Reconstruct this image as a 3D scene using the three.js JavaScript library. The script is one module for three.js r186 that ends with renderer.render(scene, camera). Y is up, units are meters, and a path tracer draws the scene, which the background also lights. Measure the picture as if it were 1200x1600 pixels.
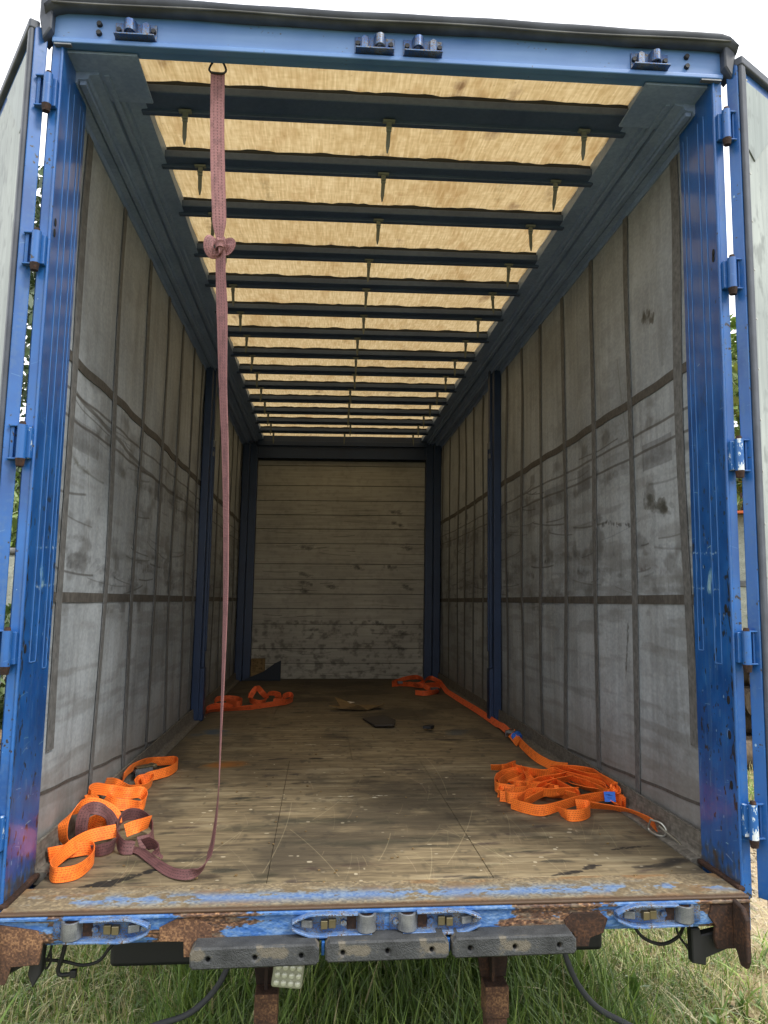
import * as THREE from 'three';
import { RoundedBoxGeometry } from 'three/addons/geometries/RoundedBoxGeometry.js';
import { mergeGeometries, toCreasedNormals, mergeVertices } from 'three/addons/utils/BufferGeometryUtils.js';

// ---------------------------------------------------------------- camera, sky, sun, exposure
const FY = 0.9;                                   // the load floor stands 0.9 m above the ground
const scene = new THREE.Scene();
const camera = new THREE.PerspectiveCamera(68.02, 3 / 4, 0.05, 600);
camera.position.set(-0.2436, 0.9599 + FY, 2.5986);
camera.rotation.set(0.1174, -0.082, 0.0168, 'YXZ');
const renderer = new THREE.WebGLRenderer({ antialias: true });
renderer.toneMapping = THREE.LinearToneMapping;
renderer.toneMappingExposure = 2.3;
renderer.shadowMap.enabled = true;
const SUN = new THREE.Vector3(0.5, 0.78, 0.42).normalize();
{
  const W = 512, H = 256, d = new Float32Array(W * H * 4);
  for (let j = 0; j < H; j++) for (let i = 0; i < W; i++) {
    const el = (j / (H - 1) - 0.5) * Math.PI, az = i / W * Math.PI * 2;
    const s = Math.max(Math.sin(el), -0.1);
    const cl = Math.sin(az * 3 + 2.3 * Math.sin(el * 5)) * Math.sin(el * 9 + az * 2) * 0.5 + Math.sin(az * 7 - el * 11) * 0.25;
    let L = 0.80 + 0.42 * Math.max(s, 0) + 0.035 * cl;
    if (el < 0) L = 0.35;
    const k = (j * W + i) * 4;
    d[k] = L * 0.985; d[k + 1] = L * 0.995; d[k + 2] = L * 1.02; d[k + 3] = 1;
  }
  const t = new THREE.DataTexture(d, W, H, THREE.RGBAFormat, THREE.FloatType);
  t.mapping = THREE.EquirectangularReflectionMapping; t.magFilter = t.minFilter = THREE.LinearFilter; t.needsUpdate = true;
  scene.background = t; scene.environment = t;
}
const sun = new THREE.DirectionalLight(new THREE.Color(1, 0.95, 0.86), 1.3);
sun.position.copy(SUN).multiplyScalar(40); sun.castShadow = true; sun.shadow.radius = 24;
sun.shadow.mapSize.set(2048, 2048);
Object.assign(sun.shadow.camera, { left: -14, right: 14, top: 14, bottom: -14, near: 1, far: 90 });
scene.add(sun, sun.target);

// ---------------------------------------------------------------- helpers
const D2R = Math.PI / 180;
function rng(a) { return () => { a = (a + 0x6d2b79f5) | 0; let t = Math.imul(a ^ (a >>> 15), 1 | a); t = (t + Math.imul(t ^ (t >>> 7), 61 | t)) ^ t; return ((t ^ (t >>> 14)) >>> 0) / 4294967296; }; }
const clamp = (x, a = 0, b = 1) => Math.min(b, Math.max(a, x));
const mix = (a, b, t) => a + (b - a) * t;
const sstep = (a, b, x) => { const t = clamp((x - a) / (b - a)); return t * t * (3 - 2 * t); };
// tiling value noise, W x H pixels with nx x ny cells
function vn(W, H, nx, ny, seed) {
  const r = rng(seed), L = new Float32Array(nx * ny); for (let i = 0; i < L.length; i++) L[i] = r();
  const out = new Float32Array(W * H), X0 = new Int32Array(W), X1 = new Int32Array(W), FX = new Float32Array(W);
  for (let i = 0; i < W; i++) { const f = i / W * nx, a = Math.floor(f), t = f - a; X0[i] = a % nx; X1[i] = (a + 1) % nx; FX[i] = t * t * (3 - 2 * t); }
  for (let j = 0; j < H; j++) {
    const f = j / H * ny, a = Math.floor(f), t = f - a, fy = t * t * (3 - 2 * t), r0 = (a % ny) * nx, r1 = ((a + 1) % ny) * nx, o = j * W;
    for (let i = 0; i < W; i++) { const p = L[r0 + X0[i]], q = L[r1 + X0[i]]; const u = p + (L[r0 + X1[i]] - p) * FX[i], v = q + (L[r1 + X1[i]] - q) * FX[i]; out[o + i] = u + (v - u) * fy; }
  }
  return out;
}
function fbm(W, H, nx, ny, oct, seed, gain = 0.5) {
  const out = new Float32Array(W * H); let amp = 1, tot = 0;
  for (let o = 0; o < oct; o++) { const n = vn(W, H, Math.min(nx << o, W), Math.min(ny << o, H), seed + o * 77); for (let i = 0; i < out.length; i++) out[i] += n[i] * amp; tot += amp; amp *= gain; }
  for (let i = 0; i < out.length; i++) out[i] /= tot;
  return out;
}
function canvas(W, H, fn, draw) {
  const c = document.createElement('canvas'); c.width = W; c.height = H; const g = c.getContext('2d');
  if (fn) { const im = g.createImageData(W, H), a = im.data; for (let i = 0, n = W * H; i < n; i++) { const p = fn(i, i % W, (i / W) | 0); a[i * 4] = p[0]; a[i * 4 + 1] = p[1]; a[i * 4 + 2] = p[2]; a[i * 4 + 3] = 255; } g.putImageData(im, 0, 0); }
  if (draw) draw(g, W, H);
  return c;
}
function tex(c, srgb = true, rx = 1, ry = 1) {
  const t = new THREE.CanvasTexture(c); t.wrapS = t.wrapT = THREE.RepeatWrapping; t.repeat.set(rx, ry); if (srgb) t.colorSpace = THREE.SRGBColorSpace; return t;
}
const lerp3 = (a, b, t) => [a[0] + (b[0] - a[0]) * t, a[1] + (b[1] - a[1]) * t, a[2] + (b[2] - a[2]) * t];
function scratch(g, x, y, len, ang, w, style) { g.strokeStyle = style; g.lineWidth = w; g.beginPath(); g.moveTo(x, y); const c = Math.cos(ang), s = Math.sin(ang); g.quadraticCurveTo(x + c * len * .5 + s * len * .04, y + s * len * .5 - c * len * .04, x + c * len, y + s * len); g.stroke(); }
function blob(g, x, y, rx, ry, style, rot = 0) { g.fillStyle = style; g.beginPath(); g.ellipse(x, y, rx, ry, rot, 0, 7); g.fill(); }
function ragged(g, pts, r, style, rnd, n = 60) { for (let i = 0; i < n; i++) { const k = rnd() * (pts.length - 1), a = Math.floor(k), t = k - a, p = pts[a], q = pts[Math.min(a + 1, pts.length - 1)]; blob(g, mix(p[0], q[0], t) + (rnd() - .5) * r[0], mix(p[1], q[1], t) + (rnd() - .5) * r[1], r[0] * (.15 + rnd() * .4), r[1] * (.15 + rnd() * .4), style, rnd() * .4); } }

// the trailer body is slightly racked: its right side stands a little higher
const warp = (x, y, z) => [x, y + (0.0095 + 0.0037 * y) * x + FY, z];
const used = {};
function numbered(n) { const k = used[n] = (used[n] ?? -1) + 1; return k ? `${n}_${String(k).padStart(3, '0')}` : n; }
function thing(name, label, category, pos = [0, 0, 0], group) { const o = new THREE.Group(); o.name = numbered(name); o.position.set(...pos); o.userData = { label, category }; if (group) o.userData.group = group; scene.add(o); return o; }
function clean(g) { if (g.index) g = g.toNonIndexed(); for (const k of Object.keys(g.attributes)) if (!['position', 'normal', 'uv'].includes(k)) g.deleteAttribute(k); if (!g.attributes.uv) g.setAttribute('uv', new THREE.BufferAttribute(new Float32Array(g.attributes.position.count * 2), 2)); g.clearGroups?.(); g.morphAttributes = {}; return g; }
function uvPlanar(g) {
  const p = g.attributes.position, n = g.attributes.normal, uv = g.attributes.uv, a = new THREE.Vector3(), b = new THREE.Vector3(), c = new THREE.Vector3();
  for (let i = 0; i < p.count; i += 3) {
    a.fromBufferAttribute(p, i); b.fromBufferAttribute(p, i + 1).sub(a); c.fromBufferAttribute(p, i + 2).sub(a); b.cross(c);
    const X = Math.abs(b.x), Y = Math.abs(b.y), Z = Math.abs(b.z);
    for (let k = i; k < i + 3; k++) { const x = p.getX(k), y = p.getY(k), z = p.getZ(k); if (X >= Y && X >= Z) uv.setXY(k, z, y); else if (Y >= Z) uv.setXY(k, x, z); else uv.setXY(k, x, y); }
  }
  return g;
}
function uvBy(g, fn) { const p = g.attributes.position, uv = g.attributes.uv; for (let i = 0; i < p.count; i++) { const q = fn(p.getX(i), p.getY(i), p.getZ(i)); uv.setXY(i, q[0], q[1]); } return g; }
// one mesh out of geometries that are given in the trailer's own measures (floor at y = 0); parent's own origin is taken off
function part(name, geos, mat, parent, o = {}) {
  let list = (Array.isArray(geos) ? geos : [geos]).map(clean);
  let g = list.length > 1 ? mergeGeometries(list) : list[0].clone();
  if (!o.keepUv) { if (o.uv) uvBy(g, o.uv); else uvPlanar(g); }
  let r = parent; while (r.parent && r.parent !== scene) r = r.parent;
  const p = g.attributes.position, w = o.world ? (x, y, z) => [x, y, z] : warp;
  for (let i = 0; i < p.count; i++) { const q = w(p.getX(i), p.getY(i), p.getZ(i)); p.setXYZ(i, q[0] - r.position.x, q[1] - r.position.y, q[2] - r.position.z); }
  const m = new THREE.Mesh(g, mat); m.name = name; m.castShadow = m.receiveShadow = true; if (o.label) m.userData.label = o.label; if (o.kind) m.userData.kind = o.kind; parent.add(m); return m;
}
function box(x0, x1, y0, y1, z0, z1, r = 0.004, seg = 1) {
  const w = x1 - x0, h = y1 - y0, d = z1 - z0; r = Math.min(r, w / 2.01, h / 2.01, d / 2.01);
  const g = r > 0 ? new RoundedBoxGeometry(w, h, d, seg, r) : new THREE.BoxGeometry(w, h, d); g.translate((x0 + x1) / 2, (y0 + y1) / 2, (z0 + z1) / 2); return clean(g);
}
function cyl(p, q, r0, r1 = r0, n = 12) {
  const a = new THREE.Vector3(...p), b = new THREE.Vector3(...q), d = b.clone().sub(a), g = new THREE.CylinderGeometry(r1, r0, d.length(), n);
  g.translate(0, d.length() / 2, 0); g.applyQuaternion(new THREE.Quaternion().setFromUnitVectors(new THREE.Vector3(0, 1, 0), d.normalize())); g.translate(...p); return clean(g);
}
function tube(pts, r, n = 40, rs = 8) { return clean(new THREE.TubeGeometry(new THREE.CatmullRomCurve3(pts.map((p) => new THREE.Vector3(...p))), n, r, rs)); }
function extr(pts, depth, bevel = 0, holes = []) {   // outline in x, y; extruded along +z
  const s = new THREE.Shape(pts.map((p) => new THREE.Vector2(...p)));
  for (const [x, y, r] of holes) { const h = new THREE.Path(); h.absarc(x, y, r, 0, Math.PI * 2, true); s.holes.push(h); }
  return clean(new THREE.ExtrudeGeometry(s, { depth, bevelEnabled: bevel > 0, bevelThickness: bevel, bevelSize: bevel, bevelSegments: 1, curveSegments: 10 }));
}
function move(g, x, y, z, ry = 0, rx = 0, rz = 0) { g = g.clone(); if (rz) g.rotateZ(rz); if (rx) g.rotateX(rx); if (ry) g.rotateY(ry); g.translate(x, y, z); return g; }
function mirrorX(g) { g = clean(g.clone()); for (const k of ['position', 'normal']) { const a = g.attributes[k]; for (let i = 0; i < a.count; i++) a.setX(i, -a.getX(i)); } for (const k of ['position', 'normal', 'uv']) { const a = g.attributes[k], s = a.itemSize, v = a.array; for (let i = 0; i < a.count; i += 3) for (let c = 0; c < s; c++) { const t = v[(i + 1) * s + c]; v[(i + 1) * s + c] = v[(i + 2) * s + c]; v[(i + 2) * s + c] = t; } } return g; }
// woven band along keys [x, y, z, tilt in degrees or a width direction]
function ribbon(keys, width = 0.05, th = 0.0026, o = {}) {
  const P = keys.map((k) => new THREE.Vector3(k[0], k[1], k[2])), curve = new THREE.CatmullRomCurve3(P, false, 'centripetal'), n = P.length, up = new THREE.Vector3(0, 1, 0), Wd = [];
  keys.forEach((k, i) => {
    const t = P[Math.min(i + 1, n - 1)].clone().sub(P[Math.max(i - 1, 0)]).normalize(); let w;
    if (Array.isArray(k[3])) w = new THREE.Vector3(...k[3]); else { const side = t.clone().cross(up).normalize(), u2 = side.clone().cross(t), a = k[3] * D2R; w = side.multiplyScalar(Math.cos(a)).add(u2.multiplyScalar(Math.sin(a))); }
    w.addScaledVector(t, -w.dot(t)).normalize(); if (i && w.dot(Wd[i - 1]) < 0) w.negate(); Wd.push(w);
  });
  const M = (o.seg || 9) * (n - 1), rows = []; let L = 0, last = null;
  for (let i = 0; i <= M; i++) {
    const k = i / M * (n - 1), a = Math.min(Math.floor(k), n - 2), f = k - a, p = curve.getPoint(i / M), t = curve.getTangent(i / M), w = Wd[a].clone().lerp(Wd[a + 1], f);
    w.addScaledVector(t, -w.dot(t)).normalize(); const nn = t.clone().cross(w).normalize(); if (last) L += p.distanceTo(last); last = p.clone();
    const wd = typeof width === 'function' ? width(i / M) : width, low = p.y - Math.abs(w.y) * wd / 2; if (!o.free && low < 0.003) p.y += 0.003 - low;
    rows.push({ p, w, nn, L, wd });
  }
  const C = 5, pos = [], uv = [], idx = [];
  const strip = (f) => { const b = pos.length / 3, m = f(0).length; for (let i = 0; i <= M; i++) for (const q of f(i)) { pos.push(q[0].x, q[0].y, q[0].z); uv.push(q[1], rows[i].L / 0.05); } for (let i = 0; i < M; i++) for (let j = 0; j < m - 1; j++) { const a = b + i * m + j; idx.push(a, a + m, a + 1, a + 1, a + m, a + m + 1); } };
  const at = (r, s, h) => r.p.clone().addScaledVector(r.w, s * r.wd / 2).addScaledVector(r.nn, h * th / 2 + (o.cup || 0) * (s * s - .33) * r.wd);
  strip((i) => Array.from({ length: C }, (_, j) => { const s = 1 - 2 * j / (C - 1); return [at(rows[i], s, 1), (s + 1) / 2]; }));
  strip((i) => Array.from({ length: C }, (_, j) => { const s = -1 + 2 * j / (C - 1); return [at(rows[i], s, -1), (s + 1) / 2]; }));
  for (const s of [1, -1]) strip((i) => [[at(rows[i], s, -s), .98], [at(rows[i], s, s), .98]]);
  const g = new THREE.BufferGeometry(); g.setAttribute('position', new THREE.Float32BufferAttribute(pos, 3)); g.setAttribute('uv', new THREE.Float32BufferAttribute(uv, 2)); g.setIndex(idx); g.computeVertexNormals(); return clean(g);
}

// ---------------------------------------------------------------- materials
const std = (o) => new THREE.MeshStandardMaterial(o), phys = (o) => new THREE.MeshPhysicalMaterial(o);
const M = {};
{ // weathered plywood of the load floor, 2.42 x 7 m, in its own place
  const W = 2048, H = 2048, r = rng(11);
  const grain = fbm(W, H, 9, 260, 3, 1), fine = fbm(W, H, 50, 900, 2, 2), wear = fbm(W, H, 7, 12, 5, 3), dirt = fbm(W, H, 5, 14, 6, 4, .6), spots = fbm(W, H, 60, 110, 3, 5), broad = fbm(W, H, 3, 6, 3, 6);
  const draw = (g) => {
    g.setTransform(W / 2.42, 0, 0, H / 7, 1.21 * W / 2.42, 0);
    for (let i = 0; i < 150; i++) { const a = r(); ragged(g, [[(r() - .5) * 2.3, a * a * 6.5], [(r() - .5) * 2.3, a * a * 6.5]].map((p, k, q) => k ? [q[0][0] + (r() - .5) * .5, q[0][1] + (r() - .5) * .06] : p), [.05 + r() * .05, .02 + r() * .02], `rgba(32,27,20,${.05 + r() * .10})`, r, 22); }
    // old spills
    ragged(g, [[-.97, .158], [-.93, .19], [-.86, .26], [-.77, .335]], [.035, .02], 'rgba(20,16,12,.62)', r, 80); ragged(g, [[-.98, .15], [-.93, .2]], [.06, .03], 'rgba(20,16,12,.6)', r, 50);
    ragged(g, [[.62, .165], [.70, .19], [.76, .225], [.80, .26]], [.03, .016], 'rgba(24,18,14,.55)', r, 70);
    ragged(g, [[.925, .42], [.97, .437], [1.0, .44], [1.04, .45]], [.022, .012], 'rgba(24,18,14,.6)', r, 50); ragged(g, [[1.05, .455], [1.09, .46]], [.02, .01], 'rgba(24,18,14,.5)', r, 12);
    ragged(g, [[.98, .22], [1.1, .26], [1.14, .3]], [.08, .03], 'rgba(26,22,17,.22)', r, 60);
    ragged(g, [[-.3, .6], [0, .55], [.3, .62]], [.2, .05], 'rgba(40,34,25,.09)', r, 60); ragged(g, [[-.6, .75], [-.3, .9], [.1, .85]], [.2, .06], 'rgba(35,30,22,.10)', r, 60);
    ragged(g, [[-.8, 2.0], [-.75, 2.1]], [.16, .12], 'rgba(150,92,38,.14)', r, 40); ragged(g, [[-1.1, 3.0], [-1.0, 3.3], [-.9, 3.0]], [.14, .1], 'rgba(45,70,110,.10)', r, 60); ragged(g, [[.75, 3.0], [.85, 3.2]], [.12, .1], 'rgba(45,60,90,.10)', r, 30);
    ragged(g, [[.4, 2.75], [.7, 2.72], [.95, 2.8]], [.1, .02], 'rgba(190,170,120,.16)', r, 50);
    ragged(g, [[-1.1, .3], [-.9, .5]], [.1, .08], 'rgba(96,86,70,.16)', r, 30);
    // scratches
    for (let i = 0; i < 330; i++) { const z = r() * r() * 5; scratch(g, (r() - .5) * 2.3, z, .03 + r() * r() * .45, Math.PI / 2 + (r() - .5) * (r() < .7 ? .5 : 2), .0008 + r() * .0014, `rgba(${186 + r() * 30 | 0},${172 + r() * 25 | 0},${134 + r() * 20 | 0},${.08 + r() * .26})`); }
    for (let i = 0; i < 160; i++) scratch(g, (r() - .5) * 2.3, r() * 5, .05 + r() * .35, (r() - .5) * .5, .0016, `rgba(35,28,20,${.15 + r() * .3})`);
    for (const [x, z, l, a] of [[-.42, .25, .95, 1.5], [.0, .35, .35, 1.35], [-.15, .2, .6, 1.9], [.25, .3, .75, 1.25], [.5, .3, .5, 2.0], [-.72, .3, .5, 1.2], [.15, .1, .4, 1.4], [.42, 1.3, .9, 1.55], [-.25, .9, .4, 1.2]]) scratch(g, x, z, l, a, .0032, 'rgba(200,188,150,.3)');
    for (let i = 0; i < 190; i++) blob(g, (r() - .5) * 2.3, r() * r() * 5, .003 + r() * .008, .003 + r() * .007, `rgba(215,205,180,${.2 + r() * .5})`);
    for (const [x, z] of [[.02, 1.27], [-.12, 1.3], [.05, 1.3], [-.3, 2.67], [-.15, 2.67], [-.33, 3.9]]) ragged(g, [[x, z], [x + .05, z]], [.03, .012], 'rgba(225,220,205,.5)', r, 6);
    // darker along both walls and towards the far end
    g.setTransform(1, 0, 0, 1, 0, 0);
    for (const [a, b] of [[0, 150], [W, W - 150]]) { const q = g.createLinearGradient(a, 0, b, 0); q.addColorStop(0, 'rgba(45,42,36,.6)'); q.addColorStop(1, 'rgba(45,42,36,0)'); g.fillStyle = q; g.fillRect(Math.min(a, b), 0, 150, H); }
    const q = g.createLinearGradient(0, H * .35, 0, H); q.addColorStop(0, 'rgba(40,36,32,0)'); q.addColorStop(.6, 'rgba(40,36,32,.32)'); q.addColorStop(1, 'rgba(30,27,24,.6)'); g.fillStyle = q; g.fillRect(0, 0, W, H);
  };
  const c = canvas(W, H, (i) => {
    let t = grain[i] * .5 + fine[i] * .32 + wear[i] * .3 - .06; const d = sstep(.5, .68, dirt[i]) * .62, w = sstep(.5, .7, wear[i] * .6 + grain[i] * .4);
    let p = lerp3([80, 69, 52], [166, 149, 114], clamp(t * 1.35 - .25)); p = lerp3(p, [148, 140, 118], w * .35); p = lerp3(p, [56, 49, 38], d * .85); p = lerp3(p, [45, 40, 32], sstep(.64, .8, spots[i]) * .3);
    const k = .86 + .3 * broad[i]; return [p[0] * k, p[1] * k, p[2] * k];
  }, draw);
  const b = canvas(1024, 1024, (i, x, y) => { const k = y * 2 * W + x * 2, v = 255 * clamp(grain[k] * .5 + fine[k] * .6 - .05); return [v, v, v]; });
  const rg = canvas(512, 512, (i, x, y) => { const k = y * 4 * W + x * 4, v = 255 * clamp(.62 + .3 * grain[k] + .12 * dirt[k]); return [v, v, v]; });
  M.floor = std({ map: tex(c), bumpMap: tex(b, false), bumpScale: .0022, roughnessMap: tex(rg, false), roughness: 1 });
}
function curtainTex(seed, right) {
  const W = 2048, H = 1024, r = rng(seed), sx = W / 7, sy = H / 2.95;
  const cloud = fbm(W, H, 14, 8, 5, seed + 1), streak = fbm(W, H, 260, 5, 3, seed + 2), scuff = fbm(W, H, 40, 26, 4, seed + 3), fineN = fbm(W, H, 500, 300, 2, seed + 4), smear = fbm(W, H, 18, 70, 4, seed + 9);
  return canvas(W, H, (i, x, y) => {
    const Y = 2.95 - y / sy; let t = cloud[i] * .55 + streak[i] * .3 + fineN[i] * .28 - .07;
    let p = lerp3([112, 118, 124], [172, 180, 188], clamp(t * 1.4 - .2));
    p = lerp3(p, [50, 49, 47], sstep(.57, .76, scuff[i]) * .34 * (Y < 1.9 && Y > .9 ? 1 : .3));
    p = lerp3(p, [66, 63, 58], sstep(.5, .72, smear[i]) * .22 * sstep(2.1, 1.2, Y));
    p = lerp3(p, [104, 96, 86], sstep(.5, 0, Y) * .5);
    return p;
  }, (g) => {
    g.setTransform(sx, 0, 0, -sy, 0, 2.95 * sy);
    // rub marks of cargo in bands, dark rectangles between the webbing, smudges
    for (let k = 0; k < 14; k++) { const z = .45 + k * .5; if (r() < .8) { g.fillStyle = `rgba(36,36,38,${.06 + r() * .2})`; g.fillRect(z + .02, 1.55 + r() * .05, .2 + r() * .22, .1 + r() * .06); ragged(g, [[z, 1.62], [z + .4, 1.6]], [.09, .05], 'rgba(34,34,36,.06)', r, 26); } }
    for (let k = 0; k < 80; k++) scratch(g, r() * 6.8, .95 + r() * .85, .1 + r() * .6, (r() - .5) * .25, .004 + r() * .006, `rgba(38,36,34,${.15 + r() * .35})`);
    for (let k = 0; k < 90; k++) scratch(g, r() * 6.8, .1 + r() * 2.6, .1 + r() * .5, Math.PI / 2 + (r() - .5) * .5, .003 + r() * .004, `rgba(${r() < .5 ? '190,190,184' : '45,43,40'},${.1 + r() * .2})`);
    for (let k = 0; k < 46; k++) { const z = r() * 6.5, y = .98 + Math.abs(r() - .5) * .5; ragged(g, [[z, y], [z + .15 + r() * .3, y + (r() - .5) * .08]], [.06, .03], `rgba(34,33,32,${.03 + r() * .08})`, r, 24); }
    if (right) { ragged(g, [[.62, 2.24], [.68, 2.28], [.76, 2.3]], [.03, .05], 'rgba(50,48,46,.35)', r, 22); ragged(g, [[.95, 1.33], [1.05, 1.33], [1.25, 1.38], [1.32, 1.36]], [.022, .02], 'rgba(28,28,28,.35)', r, 30); ragged(g, [[1.05, .62], [1.0, .85]], [.012, .05], 'rgba(35,33,30,.3)', r, 30); ragged(g, [[.5, 1.35], [.75, 1.42]], [.08, .05], 'rgba(40,38,36,.18)', r, 40); }
    else { ragged(g, [[.5, 1.15], [.9, 1.12], [1.3, 1.06]], [.1, .03], 'rgba(34,33,32,.10)', r, 50); ragged(g, [[.42, 1.55], [.7, 1.5]], [.05, .02], 'rgba(40,39,38,.12)', r, 30); scratch(g, .5, 1.8, 2.4, -.05, .02, 'rgba(52,50,48,.5)'); }
    g.strokeStyle = 'rgba(52,50,47,.55)'; g.lineWidth = .012; for (const y of right ? [1.745, 1.65] : [1.79, 1.68]) { g.beginPath(); g.moveTo(0, y); for (let z = 0; z < 7; z += .1) g.lineTo(z, y + Math.sin(z * 3) * .004); g.stroke(); }
  });
}
{
  { const W = 1024, a = fbm(W, W, 30, 6, 4, 171), b = fbm(W, W, 9, 14, 4, 172), c = fbm(W, W, 160, 90, 2, 173); M.creaseBump = tex(canvas(W, W, (i) => { const q = 255 * clamp(1 - Math.abs(a[i] - .5) * 2.2 - .35 + (b[i] - .5) * .5 + (c[i] - .5) * .12); return [q, q, q]; }), false); }
  M.curtainL = phys({ map: tex(curtainTex(101, false)), bumpMap: M.creaseBump, bumpScale: .005, roughness: .6, clearcoat: .12, clearcoatRoughness: .5 });
  M.curtainR = phys({ map: tex(curtainTex(202, true)), bumpMap: M.creaseBump, bumpScale: .005, roughness: .6, clearcoat: .12, clearcoatRoughness: .5 });
}
{ // painted blue steel, 1 m tile
  const S = 1024, r = rng(31), n = fbm(S, S, 6, 6, 5, 31), f = fbm(S, S, 90, 90, 3, 32), v = fbm(S, S, 60, 6, 3, 33);
  const mk = (chips, dull) => canvas(S, S, (i) => { let p = lerp3([16, 64, 124], [32, 96, 166], clamp(n[i] * 1.4 - .2)); p = lerp3(p, [66, 96, 140], dull * sstep(.5, .75, v[i] * .6 + f[i] * .4)); p = lerp3(p, [44, 34, 30], chips * sstep(.72, .76, f[i] * .5 + n[i] * .5)); return p; },
    (g) => { for (let k = 0; k < 40 * chips; k++) scratch(g, r() * S, r() * S, 10 + r() * 60, (r() - .5) * 1.2, .8 + r(), 'rgba(170,185,205,.4)'); for (let k = 0; k < 26 * chips; k++) blob(g, r() * S, r() * S, 1 + r() * 4, 1 + r() * 6, r() < .5 ? 'rgba(40,32,30,.8)' : 'rgba(185,195,205,.7)'); });
  const rough = canvas(256, 256, (i, x, y) => { const q = 255 * clamp(.26 + .34 * f[y * 4 * S + x * 4]); return [q, q, q]; });
  M.blue = phys({ map: tex(mk(1, .5)), roughnessMap: tex(rough, false), roughness: 1, clearcoat: .25, clearcoatRoughness: .18 });
  M.blueDull = std({ map: tex(mk(1.5, 1)), roughness: .55 });
  M.rail = std({ map: tex(canvas(S / 2, S / 2, (i, x, y) => { const k = y * 2 * S + x * 2; return lerp3([108, 130, 172], [154, 176, 212], clamp(n[k] * .8 + f[k] * .5 - .2)); })), roughness: .5, metalness: .1 });  // roof steel paler and bluer than its paint: lens haze put into the colour
  M.darkBlue = std({ map: tex(canvas(S / 2, S / 2, (i, x, y) => { const k = y * 2 * S + x * 2; return lerp3([13, 34, 66], [24, 50, 86], clamp(n[k] * .8 + f[k] * .5 - .2)); })), roughness: .42 });
}
function postTex(seed) { // inner face of a rear post: x along the depth, y along the height
  const W = 256, H = 2048, r = rng(seed), n = fbm(W, H, 4, 30, 5, seed), v = fbm(W, H, 40, 12, 3, seed + 1), chip = fbm(W, H, 14, 90, 4, seed + 2);
  return canvas(W, H, (i, x, y) => { const h = y / H; let p = lerp3([15, 62, 122], [29, 90, 160], clamp(n[i] * 1.4 - .2)); p = lerp3(p, [72, 98, 138], .4 * sstep(.5, .8, v[i])); const e = Math.max(0, 1 - Math.min(x, 0 + 256) / 26) ; p = lerp3(p, [38, 33, 32], sstep(.72, .76, chip[i] + e * .16 * sstep(.35, .7, h)) * sstep(.3, .7, h) * .85); p = lerp3(p, [70, 56, 48], sstep(.965, 1, h + (chip[i] - .5) * .06) * .8); return p; },
    (g) => {
      for (let k = 0; k < 70; k++) { const y = r(); scratch(g, r() * W, H * (.25 + .74 * Math.sqrt(y)), 6 + r() * 40, (r() < .6 ? Math.PI / 2 : 0) + (r() - .5) * .5, .8 + r() * 1.1, `rgba(${175 + r() * 40 | 0},${185 + r() * 30 | 0},200,${.25 + r() * .5})`); }
      for (let k = 0; k < 36; k++) { const y = H * (.2 + .8 * Math.sqrt(r())); blob(g, r() * W, y, .8 + r() * 2.4, 1 + r() * 5, r() < .55 ? 'rgba(30,26,26,.75)' : 'rgba(190,198,206,.6)'); }
      for (const y of [.615, .66]) { ragged(g, [[W * .3, H * y], [W * .98, H * (y - .004)]], [14, 5], 'rgba(195,200,205,.4)', r, 22); }
      ragged(g, [[10, H * .62], [12, H * .7], [8, H * .8], [10, H * .93]], [7, 40], 'rgba(32,27,26,.6)', r, 30); ragged(g, [[W * .5, H * .64], [W * .56, H * .66]], [24, 30], 'rgba(150,180,190,.3)', r, 16);
    });
}
M.postL = phys({ map: tex(postTex(41)), roughness: .3, clearcoat: .5, clearcoatRoughness: .12 });
M.postR = phys({ map: tex(postTex(57)), roughness: .3, clearcoat: .5, clearcoatRoughness: .12 });
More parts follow.
